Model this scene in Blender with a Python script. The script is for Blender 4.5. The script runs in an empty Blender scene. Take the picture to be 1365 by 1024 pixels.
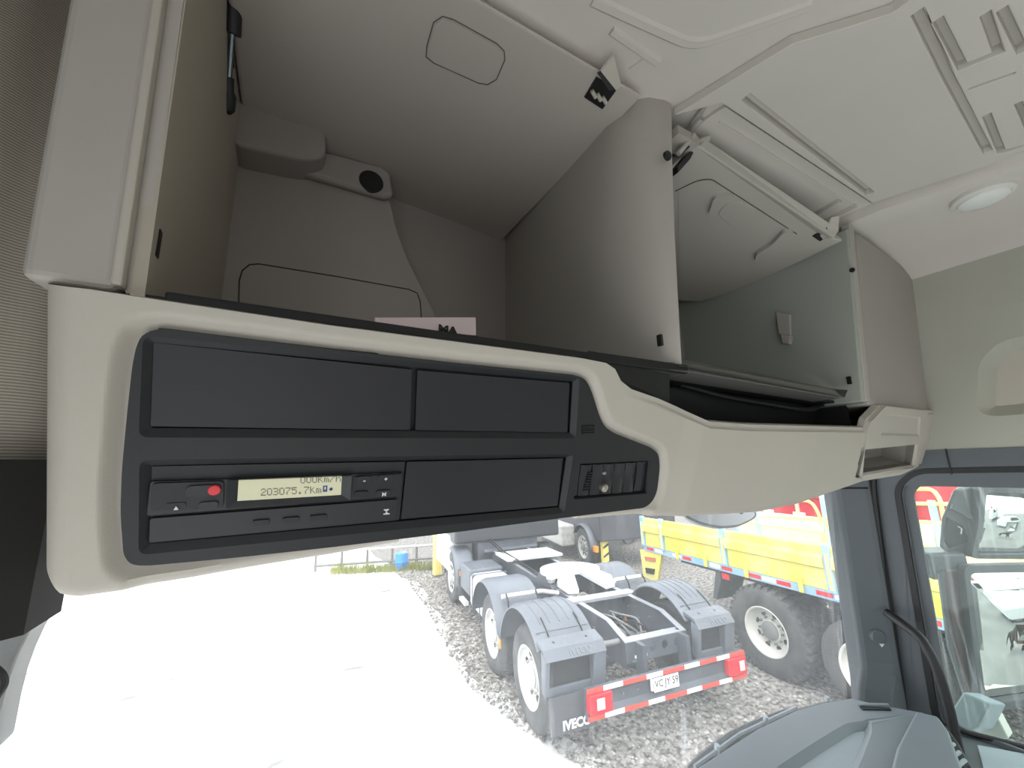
import bpy, bmesh, math, random
import numpy as np
from mathutils import Vector, Matrix
from mathutils.geometry import tessellate_polygon
random.seed(4)
RAD = math.radians
sc = bpy.context.scene
COL = sc.collection
# ------------------------------------------------------------------ camera (14 mm equivalent phone lens, held in the cab)
CX, CY, FPX = 682.5, 512.0, 536.5
def _cv(x, y): return np.array([x - CX, -(y - CY), -FPX])
_vx = _cv(1650, 594); _vx /= np.linalg.norm(_vx)
_vf = _cv(375, 630); _vf -= _vf.dot(_vx) * _vx; _vf /= np.linalg.norm(_vf)
RM = np.array([_vx, _vf, np.cross(_vx, _vf)])
cam = bpy.data.cameras.new('camera'); camo = bpy.data.objects.new('camera', cam); COL.objects.link(camo)
cam.sensor_width = 36; cam.sensor_fit = 'HORIZONTAL'; cam.lens = 36 * FPX / 1365; cam.clip_start = .01; cam.clip_end = 500
camo.matrix_world = Matrix([list(RM[0]) + [0], list(RM[1]) + [0], list(RM[2]) + [0], [0, 0, 0, 1]])
sc.camera = camo
# ------------------------------------------------------------------ light
W = bpy.data.worlds.new('overcast_sky'); sc.world = W; W.use_nodes = True
WB = W.node_tree.nodes['Background']; WB.inputs[0].default_value = (.93, .97, 1, 1); WB.inputs[1].default_value = 1.5
sl = bpy.data.lights.new('veiled_sun', 'SUN'); sl.energy = 1.6; sl.angle = RAD(50); sl.color = (1, .98, .95)
so = bpy.data.objects.new('veiled_sun', sl); COL.objects.link(so); so.rotation_euler = (RAD(28), RAD(-22), 0)
sc.view_settings.view_transform = 'Standard'; sc.view_settings.look = 'None'; sc.view_settings.gamma = 1
sc.view_settings.exposure = .95
sc.cycles.max_bounces = 8; sc.cycles.diffuse_bounces = 5; sc.cycles.transparent_max_bounces = 12
# ------------------------------------------------------------------ helpers
def ray(x, y):
    d = RM @ _cv(x, y); return d / np.linalg.norm(d)
def at(px_, py_, **k):
    ax, v = list(k.items())[0] if k else ('y', 1)
    d = ray(px_, py_); return Vector(d * (v / d['xyz'.index(ax)]))
class Frame:
    """a real plane in the cab: origin, two in-plane axes and its outward normal"""
    def __init__(s, O, U, V):
        s.O = np.array(O, float); s.U = np.array(U, float); s.U /= np.linalg.norm(s.U)
        s.V = np.array(V, float); s.V -= s.V.dot(s.U) * s.U; s.V /= np.linalg.norm(s.V); s.N = np.cross(s.U, s.V)
    def P(s, u, v, n=0): return Vector(s.O + s.U * u + s.V * v + s.N * n)
    def uv(s, x, y, n=0):
        d = ray(x, y); k = (s.N @ (s.O + s.N * n)) / (s.N @ d); p = d * k - s.O
        return (float(p @ s.U), float(p @ s.V))
def tag(o, label=None, cat=None, group=None, kind=None):
    if label: o['label'] = label
    if cat: o['category'] = cat
    if group: o['group'] = group
    if kind: o['kind'] = kind
    return o
def thing(name, loc, label, cat, group=None, rz=0):
    o = bpy.data.objects.new(name, None); COL.objects.link(o); o.location = loc; o.rotation_euler = (0, 0, rz)
    o.empty_display_size = .05
    return tag(o, label, cat, group)
def rootloc(p):
    while p is not None and p.parent is not None: p = p.parent
    return p.location.copy() if p is not None else Vector((0, 0, 0))
def mesh_obj(name, verts, faces, m, parent=None, smooth=False, bevel=0, seg=2, world=True, ang=35, label=None, kind=None):
    if world and parent is not None:
        L = rootloc(parent); verts = [Vector(v) - L for v in verts]
    me = bpy.data.meshes.new(name); me.from_pydata([tuple(v) for v in verts], [], faces); me.update()
    bm = bmesh.new(); bm.from_mesh(me); bmesh.ops.recalc_face_normals(bm, faces=bm.faces); bm.to_mesh(me); bm.free()
    me.materials.append(m)
    if smooth:
        me.polygons.foreach_set('use_smooth', [True] * len(me.polygons)); me.set_sharp_from_angle(angle=RAD(ang))
    o = bpy.data.objects.new(name, me); COL.objects.link(o)
    if parent is not None: o.parent = parent
    if bevel:
        b = o.modifiers.new('bevel', 'BEVEL'); b.width = bevel; b.segments = seg; b.limit_method = 'ANGLE'; b.angle_limit = RAD(40)
    if label: o['label'] = label
    if kind: o['kind'] = kind
    return o
class MB:
    def __init__(s): s.v = []; s.f = []
    def add(s, vs, fs):
        n = len(s.v); s.v += [Vector(v) for v in vs]; s.f += [tuple(i + n for i in f) for f in fs]; return s
    def hexa(s, p):  # 8 points: bottom loop, top loop
        return s.add(p, [(3, 2, 1, 0), (4, 5, 6, 7), (0, 1, 5, 4), (1, 2, 6, 5), (2, 3, 7, 6), (3, 0, 4, 7)])
    def box(s, x0, x1, y0, y1, z0, z1):
        return s.hexa([(x0, y0, z0), (x1, y0, z0), (x1, y1, z0), (x0, y1, z0), (x0, y0, z1), (x1, y0, z1), (x1, y1, z1), (x0, y1, z1)])
    def prism(s, pts, vec):
        vec = Vector(vec); n = len(pts); pts = [Vector(p) for p in pts]
        return s.add(pts + [p + vec for p in pts], [tuple(range(n))[::-1], tuple(range(n, 2 * n))] + [(i, (i + 1) % n, n + (i + 1) % n, n + i) for i in range(n)])
    def tube(s, pts, r, n=8, r2=None):
        pts = [Vector(p) for p in pts]; rings = []; up = None
        for i, p in enumerate(pts):
            d = (pts[min(i + 1, len(pts) - 1)] - pts[max(i - 1, 0)]).normalized()
            if up is None: up = Vector((0, 0, 1)) if abs(d.z) < .9 else Vector((1, 0, 0))
            a = d.cross(up).normalized(); b = a.cross(d).normalized(); up = b
            rr = r if r2 is None else r + (r2 - r) * i / (len(pts) - 1)
            rings += [p + (a * math.cos(t) + b * math.sin(t)) * rr for t in [2 * math.pi * k / n for k in range(n)]]
        fs = [(i * n + k, i * n + (k + 1) % n, (i + 1) * n + (k + 1) % n, (i + 1) * n + k) for i in range(len(pts) - 1) for k in range(n)]
        fs += [tuple(range(n))[::-1], tuple(range((len(pts) - 1) * n, len(pts) * n))]
        return s.add(rings, fs)
    def lathe(s, prof, c, axis, n=40, cap=True):
        """prof = [(radius, offset along axis)]"""
        ax = Vector(axis).normalized(); a = ax.orthogonal().normalized(); b = ax.cross(a); c = Vector(c); vs = []
        for r, o in prof:
            vs += [c + ax * o + (a * math.cos(2 * math.pi * k / n) + b * math.sin(2 * math.pi * k / n)) * max(r, 1e-5) for k in range(n)]
        fs = [(i * n + k, i * n + (k + 1) % n, (i + 1) * n + (k + 1) % n, (i + 1) * n + k) for i in range(len(prof) - 1) for k in range(n)]
        if cap: fs += [tuple(range(n)), tuple(range((len(prof) - 1) * n, len(prof) * n))]
        return s.add(vs, fs)
    def build(s, name, m, parent=None, **k): return mesh_obj(name, s.v, s.f, m, parent, **k)
def curve_pts(pts, r=.2, n=5):
    """round the inner corners of an open polyline or (closed) polygon; r = fraction or length"""
    out = [Vector(pts[0])]
    for i in range(1, len(pts) - 1):
        a, b, c = Vector(pts[i - 1]), Vector(pts[i]), Vector(pts[i + 1])
        k = min(r, (a - b).length * .45, (c - b).length * .45); p, q = b + (a - b).normalized() * k, b + (c - b).normalized() * k
        for j in range(n + 1):
            t = j / n; out.append(p.lerp(b, t).lerp(b.lerp(q, t), t))
    return out + [Vector(pts[-1])]
def r3(pts, r=.012, n=4):
    pts = [Vector(p) for p in pts]; N = len(pts); out = []
    for i in range(N):
        a, b, c = pts[i - 1], pts[i], pts[(i + 1) % N]; k = min(r, (a - b).length * .45, (c - b).length * .45)
        p, q = b + (a - b).normalized() * k, b + (c - b).normalized() * k
        for j in range(n + 1):
            t = j / n; out.append(p.lerp(b, t).lerp(b.lerp(q, t), t))
    return out
def rpoly(pts, r, n=4):
    pts = [Vector((p[0], p[1], 0)) for p in pts]; out = []; N = len(pts)
    for i in range(N):
        a, b, c = pts[i - 1], pts[i], pts[(i + 1) % N]
        k = min(r, (a - b).length * .45, (c - b).length * .45); p, q = b + (a - b).normalized() * k, b + (c - b).normalized() * k
        for j in range(n + 1):
            t = j / n; o = p.lerp(b, t).lerp(b.lerp(q, t), t); out.append((o.x, o.y))
    return out
def inset(poly, d):
    N = len(poly); area = sum(poly[i][0] * poly[(i + 1) % N][1] - poly[(i + 1) % N][0] * poly[i][1] for i in range(N))
    sg = 1 if area > 0 else -1; out = []
    for i in range(N):
        a, b, c = Vector(poly[i - 1]), Vector(poly[i]), Vector(poly[(i + 1) % N])
        e1, e2 = (b - a), (c - b)
        e1 = e1.normalized() if e1.length > 1e-9 else e2.normalized(); e2 = e2.normalized() if e2.length > 1e-9 else e1
        n1, n2 = Vector((-e1.y, e1.x)) * sg, Vector((-e2.y, e2.x)) * sg
        m = n1 + n2; m = m / max(m.length_squared / 2, .3) if m.length > 1e-6 else n1
        out.append((b.x + m.x * d, b.y + m.y * d))
    return out
def plate(name, F, outer, m, parent=None, n0=0, t=.003, holes=(), bevel=0, world=True, **k):
    """plate lying in frame F, front face at height n0, thickness t. holes = [(contour, chamfer inset, depth)]"""
    mb = MB(); loops = [outer] + [h[0] for h in holes]
    flat = [p for l in loops for p in l]
    tri = tessellate_polygon([[Vector((p[0], p[1], 0)) for p in l] for l in loops])
    mb.add([F.P(p[0], p[1], n0) for p in flat], [tuple(x) for x in tri])
    nv = len(flat); mb.v += [F.P(p[0], p[1], n0 - t) for p in flat]
    if not any(h[1] for h in holes): mb.f += [tuple(i + nv for i in x[::-1]) for x in tri]
    st = 0
    for li, l in enumerate(loops):
        L = len(l)
        if li == 0 or not holes[li - 1][1]:
            mb.f += [(st + i, st + (i + 1) % L, nv + st + (i + 1) % L, nv + st + i) for i in range(L)]
        else:
            q = inset(l, holes[li - 1][1]); dep = holes[li - 1][2]; b = len(mb.v)
            mb.v += [F.P(p[0], p[1], n0 - dep) for p in q] + [F.P(p[0], p[1], n0 - max(t, dep) - .004) for p in q]
            mb.f += [(st + i, st + (i + 1) % L, b + (i + 1) % L, b + i) for i in range(L)]
            mb.f += [(b + i, b + (i + 1) % L, b + L + (i + 1) % L, b + L + i) for i in range(L)]
        st += L
    return mb.build(name, m, parent, bevel=bevel, world=world, **k)
def text(name, s, P, U, V, size, m, parent, depth=.0004, world=True, align='CENTER', bold=0, xs=1.0, label=None):
    c = bpy.data.curves.new('t', 'FONT'); c.body = s; c.size = size; c.extrude = depth; c.align_x = align; c.align_y = 'CENTER'; c.offset = bold; c.resolution_u = 3
    o = bpy.data.objects.new('t', c); COL.objects.link(o)
    me = bpy.data.meshes.new_from_object(o.evaluated_get(bpy.context.evaluated_depsgraph_get())); bpy.data.objects.remove(o)
    U = Vector(U).normalized(); V = Vector(V).normalized(); N = U.cross(V); P = Vector(P)
    if world and parent is not None: P = P - rootloc(parent)
    for v in me.vertices: v.co = P + U * v.co.x * xs + V * v.co.y + N * v.co.z
    me.name = name; me.materials.clear(); me.materials.append(m)
    q = bpy.data.objects.new(name, me); COL.objects.link(q); q.parent = parent
    if label: q['label'] = label
    return q
def copy_tree(o, parent=None):
    c = o.copy(); COL.objects.link(c); c.parent = parent
    for ch in list(o.children): copy_tree(ch, c)
    return c
# ------------------------------------------------------------------ materials
def s2l(c): return tuple(((x / 255) / 12.92 if x / 255 <= .04045 else ((x / 255 + .055) / 1.055) ** 2.4) for x in c)
def mat(name, rgb, rough=.6, bump=0, scale=400, metal=0, var=0, vscale=6, rgb2=None, spec=.5, thr=None, emit=0, stretch=None, detail=4):
    m = bpy.data.materials.new(name); m.use_nodes = True; N = m.node_tree.nodes; L = m.node_tree.links; b = N['Principled BSDF']
    c = s2l(rgb) + (1,); b.inputs['Base Color'].default_value = c; b.inputs['Roughness'].default_value = rough
    b.inputs['Metallic'].default_value = metal; b.inputs['Specular IOR Level'].default_value = spec
    tc = N.new('ShaderNodeTexCoord'); src = tc.outputs['Object']
    if stretch:
        mp = N.new('ShaderNodeMapping'); mp.inputs['Scale'].default_value = stretch; L.new(src, mp.inputs[0]); src = mp.outputs[0]
    if var or rgb2:
        n = N.new('ShaderNodeTexNoise'); n.inputs['Scale'].default_value = vscale; n.inputs['Detail'].default_value = detail; L.new(src, n.inputs['Vector'])
        r = N.new('ShaderNodeValToRGB'); t = thr or (.3, .7); r.color_ramp.elements[0].position = t[0]; r.color_ramp.elements[1].position = t[1]
        c2 = s2l(rgb2) + (1,) if rgb2 else tuple(x * (1 - var) for x in c[:3]) + (1,)
        r.color_ramp.elements[0].color = c2; r.color_ramp.elements[1].color = c; L.new(n.outputs['Fac'], r.inputs[0]); L.new(r.outputs[0], b.inputs['Base Color'])
    if bump:
        n = N.new('ShaderNodeTexNoise'); n.inputs['Scale'].default_value = scale; n.inputs['Detail'].default_value = 2; L.new(src, n.inputs['Vector'])
        bp = N.new('ShaderNodeBump'); bp.inputs['Strength'].default_value = bump; bp.inputs['Distance'].default_value = .001 if scale > 60 else .01
        L.new(n.outputs['Fac'], bp.inputs['Height']); L.new(bp.outputs[0], b.inputs['Normal'])
    if emit: b.inputs['Emission Color'].default_value = c; b.inputs['Emission Strength'].default_value = emit
    return m
CREAM = mat('cream_plastic', (184, 178, 168), .55, .25, 900, var=.04)
LOCK = mat('locker_plastic', (172, 167, 160), .6, .15, 900, var=.04)
INNER = mat('locker_lining', (158, 151, 146), .7, .15, 700, var=.05)
CEIL = mat('headliner', (203, 198, 191), .85, .2, 1200, var=.04)
BLACK = mat('black_plastic', (26, 27, 30), .5, .25, 1500)
BLACK2 = mat('black_panel', (32, 32, 36), .42, .12, 1800)
MATB = mat('black_rubber', (15, 15, 17), .6, .2, 800)
DGREY = mat('pillar_plastic', (88, 94, 98), .55, .2, 900)
GASK = mat('gasket_rubber', (22, 23, 24), .5)
DASH = mat('dashboard_plastic', (128, 137, 144), .5, .2, 900, var=.05)
DASHL = mat('dashboard_pad', (160, 173, 180), .55, .2, 900)
SILV = mat('silver_metal', (190, 185, 172), .28, metal=.9)
STEEL = mat('strut_steel', (130, 140, 150), .2, metal=1)
LCD = mat('lcd_glass', (196, 194, 164), .35, emit=.12)
LCDT = mat('lcd_digits', (88, 90, 84), .5)
LCDB = mat('lcd_icon_blue', (60, 76, 140), .5)
RED = mat('red_button', (214, 54, 60), .4)
WHT = mat('white_print', (215, 215, 215), .5)
PAPER = mat('booklet_paper', (222, 205, 205), .8)
INK = mat('printed_ink', (25, 25, 28), .7)
# fabric with ribs
def fabric():
    m = mat('ribbed_fabric', (178, 170, 158), .95); N = m.node_tree.nodes; L = m.node_tree.links; b = N['Principled BSDF']
    tc = N.new('ShaderNodeTexCoord'); w = N.new('ShaderNodeTexWave'); w.bands_direction = 'Z'; w.inputs['Scale'].default_value = 95; w.inputs['Distortion'].default_value = 1.2
    w.inputs['Detail Scale'].default_value = 30; L.new(tc.outputs['Object'], w.inputs['Vector'])
    r = N.new('ShaderNodeValToRGB'); r.color_ramp.elements[0].color = s2l((140, 133, 122)) + (1,); r.color_ramp.elements[1].color = s2l((198, 190, 177)) + (1,)
    L.new(w.outputs['Fac'], r.inputs[0]); L.new(r.outputs[0], b.inputs['Base Color'])
    bp = N.new('ShaderNodeBump'); bp.inputs['Strength'].default_value = .4; bp.inputs['Distance'].default_value = .001; L.new(w.outputs['Fac'], bp.inputs['Height']); L.new(bp.outputs[0], b.inputs['Normal'])
    return m
FAB = fabric()
def glass(name, tint=(1, 1, 1), dirt=.05):
    m = bpy.data.materials.new(name); m.use_nodes = True; N = m.node_tree.nodes; L = m.node_tree.links
    for n in list(N):
        if n.type != 'OUTPUT_MATERIAL': N.remove(n)
    out = [n for n in N if n.type == 'OUTPUT_MATERIAL'][0]
    t = N.new('ShaderNodeBsdfTransparent'); t.inputs[0].default_value = tint + (1,)
    g = N.new('ShaderNodeBsdfGlossy'); g.inputs['Roughness'].default_value = .02
    lw = N.new('ShaderNodeLayerWeight'); lw.inputs[0].default_value = .5; pw = N.new('ShaderNodeMath'); pw.operation = 'POWER'; pw.inputs[1].default_value = 4; L.new(lw.outputs['Facing'], pw.inputs[0]); f = N.new('ShaderNodeMath'); f.operation = 'MULTIPLY_ADD'; f.inputs[1].default_value = .4; f.inputs[2].default_value = .02; L.new(pw.outputs[0], f.inputs[0])
    mx = N.new('ShaderNodeMixShader'); L.new(f.outputs[0], mx.inputs[0]); L.new(t.outputs[0], mx.inputs[1]); L.new(g.outputs[0], mx.inputs[2])
    # dust and dried water streaks on the outside of the pane
    tc = N.new('ShaderNodeTexCoord'); mp = N.new('ShaderNodeMapping'); mp.inputs['Scale'].default_value = (34, 34, 2.2); mp.inputs['Rotation'].default_value = (0, RAD(14), 0); L.new(tc.outputs['Object'], mp.inputs[0])
    n1 = N.new('ShaderNodeTexNoise'); n1.inputs['Scale'].default_value = 1.6; n1.inputs['Detail'].default_value = 3; L.new(mp.outputs[0], n1.inputs['Vector'])
    n2 = N.new('ShaderNodeTexNoise'); n2.inputs['Scale'].default_value = 2.2; L.new(tc.outputs['Object'], n2.inputs['Vector'])
    r1 = N.new('ShaderNodeMapRange'); r1.inputs[1].default_value = .56; r1.inputs[2].default_value = .8; r1.inputs[4].default_value = .3; L.new(n1.outputs['Fac'], r1.inputs[0])
    r2 = N.new('ShaderNodeMapRange'); r2.inputs[1].default_value = .4; r2.inputs[2].default_value = .7; L.new(n2.outputs['Fac'], r2.inputs[0])
    mu = N.new('ShaderNodeMath'); mu.operation = 'MULTIPLY_ADD'; L.new(r1.outputs[0], mu.inputs[0]); L.new(r2.outputs[0], mu.inputs[1]); mu.inputs[2].default_value = dirt
    d = N.new('ShaderNodeBsdfTranslucent'); d.inputs[0].default_value = (.9, .93, .95, 1)
    m2 = N.new('ShaderNodeMixShader'); L.new(mu.outputs[0], m2.inputs[0]); L.new(mx.outputs[0], m2.inputs[1]); L.new(d.outputs[0], m2.inputs[2]); L.new(m2.outputs[0], out.inputs[0])
    return m
GLASS = glass('windshield_glass', (1, 1, 1), .05)
GLASS2 = glass('side_window_glass', (.93, 1, .96), .03)
# ================================================================== GROUND
GZ = -2.75
def concrete():
    m = mat('pale_concrete', (214, 214, 213), .85, .3, 30, rgb2=(196, 196, 194), vscale=.7, thr=(.25, .42), detail=8)
    N = m.node_tree.nodes; L = m.node_tree.links; b = N['Principled BSDF']; old = b.inputs['Base Color'].links[0].from_socket
    tc = N.new('ShaderNodeTexCoord')
    n = N.new('ShaderNodeTexNoise'); n.inputs['Scale'].default_value = 1.1; n.inputs['Detail'].default_value = 5; L.new(tc.outputs['Object'], n.inputs['Vector'])
    ad = N.new('ShaderNodeMixRGB'); ad.blend_type = 'ADD'; ad.inputs[0].default_value = .8; L.new(tc.outputs['Object'], ad.inputs[1]); L.new(n.outputs['Color'], ad.inputs[2])
    v = N.new('ShaderNodeTexVoronoi'); v.feature = 'DISTANCE_TO_EDGE'; v.inputs['Scale'].default_value = .28; L.new(ad.outputs[0], v.inputs['Vector'])
    r = N.new('ShaderNodeMapRange'); r.inputs[1].default_value = 0; r.inputs[2].default_value = .006; r.inputs[3].default_value = .55; r.inputs[4].default_value = 0; L.new(v.outputs['Distance'], r.inputs[0])
    mx = N.new('ShaderNodeMixRGB'); mx.inputs[2].default_value = (.1, .1, .1, 1); L.new(r.outputs[0], mx.inputs[0]); L.new(old, mx.inputs[1])
    n3 = N.new('ShaderNodeTexNoise'); n3.inputs['Scale'].default_value = 2.4; n3.inputs['Detail'].default_value = 3
    mp = N.new('ShaderNodeMapping'); mp.inputs['Scale'].default_value = (.6, 1.6, 1); L.new(tc.outputs['Object'], mp.inputs[0]); L.new(mp.outputs[0], n3.inputs['Vector'])
    r3 = N.new('ShaderNodeMapRange'); r3.inputs[1].default_value = .68; r3.inputs[2].default_value = .73; r3.inputs[4].default_value = .75; L.new(n3.outputs['Fac'], r3.inputs[0])
    m2 = N.new('ShaderNodeMixRGB'); m2.inputs[2].default_value = (.05, .05, .05, 1); L.new(r3.outputs[0], m2.inputs[0]); L.new(mx.outputs[0], m2.inputs[1]); L.new(m2.outputs[0], b.inputs['Base Color'])
    return m
gm = MB(); gm.add([(-60, -60, GZ), (60, -60, GZ), (60, 70, GZ), (-60, 70, GZ), (-60, -60, GZ - .3), (60, -60, GZ - .3), (60, 70, GZ - .3), (-60, 70, GZ - .3)], [(0, 1, 2, 3), (7, 6, 5, 4), (0, 4, 5, 1), (1, 5, 6, 2), (2, 6, 7, 3), (3, 7, 4, 0)])
tag(gm.build('ground_concrete', concrete(), ang=30), kind='structure')
tag(MB().box(-8, 30, -45, -2.2, GZ, GZ + .004).build('ground_apron', mat('grey_apron', (150, 150, 148), .9, rgb2=(124, 124, 122), vscale=.8)), kind='structure')
GRAV = mat('gravel_bed', (150, 147, 142), .95, .9, 40, rgb2=(58, 55, 52), vscale=15, thr=(.35, .6), detail=8)
edge = []
base = [(1.5, 40), (2.6, 20), (3.0, 13), (3.05, 10.5), (2.9, 8.5), (2.6, 6.8), (2.45, 5.4), (2.55, 4.4), (2.75, 3.6), (2.95, 2.8), (3.1, 1.5), (3.2, 0), (3.4, -2.6), (12, -3.2), (45, -3.5), (45, 45)]
for i in range(len(base) - 3):
    for t in (0, .2, .4, .6, .8):
        a, b = Vector(base[i]), Vector(base[i + 1]); p = a.lerp(b, t); edge.append((p.x + random.uniform(-.12, .12), p.y))
edge += base[-3:]
tag(MB().prism([(x, y, GZ + .002) for x, y in edge], (0, 0, .012)).build('ground_gravel', GRAV), kind='structure')
def pebbles():
    mb = MB(); rnd = random.Random(9); xs = [b[1] for b in base[:-3]][::-1]; ys = [b[0] for b in base[:-3]][::-1]
    for i in range(15000):
        y = rnd.uniform(.6, 13) if i % 3 else rnd.uniform(1, 6.5); x = np.interp(y, xs, ys) + (rnd.random() ** 1.2) * (4.6 if y < 8 else 5) - .15
        r = rnd.uniform(.008, .028) * (1.3 if y > 6 else 1); a = rnd.random() * 6.3; s_ = rnd.uniform(.6, 1.3)
        c, s = math.cos(a) * r, math.sin(a) * r; z = GZ + .014
        mb.add([(x + c * s_, y + s * s_, z), (x - s, y + c, z + r * .1), (x - c * s_, y - s * s_, z), (x + s, y - c, z), (x + c * .2, y, z + r * .8)], [(0, 1, 4), (1, 2, 4), (2, 3, 4), (3, 0, 4)])
    return mb.build('gravel', mat('gravel_stones', (172, 168, 163), .9, rgb2=(90, 86, 82), vscale=9, thr=(.4, .6)))
tag(pebbles(), 'loose grey gravel spread over the yard beside the chassis truck', 'gravel', kind='stuff')
# ================================================================== CAB SHELL
F = Frame((0, .45, .1157), (1, 0, 0), (0, -.4, 1))          # leaning face of the overhead console
C = Frame((0, .437, .149), (1, 0, 0), (0, -.08, 1))         # face of the lockers above it
def st(o): return tag(o, kind='structure')
# ceiling: main sheet with a lower hatch plate, ridges, and a cornice that falls to the side wall
zc = .66
st(MB().box(-.55, 1.75, -1.3, .47, zc, zc + .03).build('ceiling', CEIL)); st(MB().box(-.55, -.19, .44, .75, zc, zc + .03).build('trim_12', CEIL))
ceiling = bpy.data.objects['ceiling']
K = Frame((0, 0, zc), (1, 0, 0), (0, -1, 0))                # underside of the ceiling: v runs towards the rear, N down
def kp(x, y, z=zc): p = at(x, y, z=z); return (p.x, -p.y)
def rib(pxs, w=.008, h=.006, closed=False, z=zc, r=.02, name='ridge', m=None):
    pts = [Vector((*kp(*p), 0)) for p in pxs]; pts = curve_pts(pts, r) if len(pts) > 2 else pts
    mb = MB(); n = len(pts); L, R = [], []
    for i, p in enumerate(pts):
        d = (pts[min(i + 1, n - 1)] - pts[max(i - 1, 0)]).normalized(); s = Vector((-d.y, d.x, 0)) * w
        L.append(p + s); R.append(p - s)
    for i in range(n - 1):
        q = [L[i], L[i + 1], R[i + 1], R[i]]; q2 = [L[i].lerp(R[i], .25), L[i + 1].lerp(R[i + 1], .25), L[i + 1].lerp(R[i + 1], .75), L[i].lerp(R[i], .75)]
        mb.hexa([(v.x, -v.y, zc + .001) for v in q] + [(v.x, -v.y, zc - h) for v in q2])
    return mb.build(name, m or CEIL, ceiling)
# hatch plate
hp = [kp(*p, z=.652) for p in [(962, 132), (990, 128), (1166, 262), (1200, 252), (1290, 222), (1322, 208), (1219, 12)]]
hatch_pts = [(.655, -.352), (.69, -.33), (1.285, -.335), (1.335, -.15), (1.335, .5), (.80, .5), (.80, -.10), (.72, -.165), (.66, -.22), (.6, -.345)]
hatch_pts = [(.60, -.405), (.655, -.345), (1.285, -.345), (1.36, -.15), (1.36, .45), (.74, .45), (.74, -.13), (.70, -.175), (.655, -.225)]
def groove(pxs, w):
    pts = [Vector((*kp(*p, z=.648), 0)) for p in pxs]; n = len(pts); L, R = [], []
    for i, p in enumerate(pts):
        d1 = (pts[i] - pts[i - 1]).normalized() if i else (pts[1] - pts[0]).normalized(); d2 = (pts[i + 1] - pts[i]).normalized() if i < n - 1 else d1
        m_ = Vector((-(d1 + d2).y, (d1 + d2).x, 0)).normalized(); m_ = m_ / max(.5, m_.dot(Vector((-d1.y, d1.x, 0)))) * w; L.append(p + m_); R.append(p - m_)
    return [(p.x, p.y) for p in L + R[::-1]]
GR = [groove(p, w) for p, w in [([(993, 126), (1160, 256)], .008), ([(1221, 12), (1262, 98), (1316, 200)], .007), ([(1249, 22), (1282, 86), (1330, 66), (1312, 14)], .006), ([(1334, 8), (1362, 66)], .006), ([(1290, 116), (1352, 94)], .0035), ([(1314, 150), (1334, 200), (1372, 190)], .006), ([(1356, 134), (1372, 172)], .005)]]
plate('hatch_panel', K, hatch_pts, CEIL, ceiling, n0=.018, t=.017, holes=[(g_, .0015, .010) for g_ in GR], bevel=.003)
# stiffening ridges in the sheet over the left locker
rib([(790, 0), (828, 18), (925, 62), (1012, 32), (1080, 8)], w=.010, h=.004, r=.03, name='ridge')
rib([(815, 40), (878, 84)], w=.008, h=.005, name='ridge')

rib([(838, 92), (858, 78)], w=.002, h=.003, name='ridge')

# strip in front of the right lid
plate('front_strip', K, [(.665, -.44), (.68, -.352), (1.35, -.352), (1.41, -.40), (1.40, -.49)], CEIL, ceiling, n0=.008, t=.009, bevel=.002)
MB().box(.70, 1.27, .376, .380, .6495, .653).build('ridge', CEIL, ceiling)
rib([(1085, 282), (1118, 262)], w=.010, h=.018, z=.65, name='ridge')
rib([(1098, 290), (1140, 268)], w=.005, h=.020, z=.65, name='ridge')
# bracket frame and hinge bits between the two lockers
hb = MB()
hb.tube([at(905, 195, z=.645), at(918, 178, z=.64), at(935, 158, z=.645)], .006)
hb.tube([at(912, 186, z=.63), at(930, 190, z=.62), at(944, 184, z=.63)], .007)
hb.box(.60, .66, .40, .44, .60, .618)
hb.tube([at(904, 205, y=.42), at(925, 180, y=.40)], .005); hb.tube([at(920, 170, z=.65), at(948, 128, z=.655)], .005)
# cornice and headliner falling to the right wall
c1 = []; ys = [.52, .46, .40, .34, .28, .2, .1, 0, -.3, -1.3]
prof = lambda y: [(1.30 + (.345 - min(y, .345)) * .32, .66), (1.312 + (.345 - min(y, .345)) * .36, .628), (1.325 + (.345 - min(y, .345)) * .37, .622), (1.40 + (.345 - min(y, .345)) * .3, .62), (1.52, .604), (1.62, .585), (1.70, .562), (1.73, .545)]
vs = []; fs = []
for y in ys:
    for (x, z) in prof(y): vs.append((x, y, z))
    for (x, z) in prof(y)[::-1]: vs.append((x, y, z + .03))
n = 16
for i in range(len(ys) - 1): fs += [(i * n + k, i * n + (k + 1) % n, (i + 1) * n + (k + 1) % n, (i + 1) * n + k) for k in range(n)]
fs += [tuple(range(n)), tuple(range((len(ys) - 1) * n, len(ys) * n))]
st(mesh_obj('trim_1', vs, fs, CEIL, smooth=True, ang=30))
# ceiling lamp
lo = at(1310, 264, z=.612)
lamp = thing('ceiling_lamp', lo + Vector((0, 0, .01)), 'small clear oval ceiling lamp on the headliner above the side window', 'lamp')
MB().lathe([(.055, .012), (.055, 0), (.048, -.004)], lo + Vector((0, 0, .0)), (0, 0, 1), 28).build('base_ring', mat('lamp_ring', (214, 212, 206), .5), lamp, smooth=True)
MB().lathe([(.046, 0), (.044, -.008), (.034, -.014), (.016, -.017), (0, -.018)], lo, (0, 0, 1), 28).build('lens', mat('lamp_lens', (226, 228, 226), .1), lamp, smooth=True, label='clear moulded lens')
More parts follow.
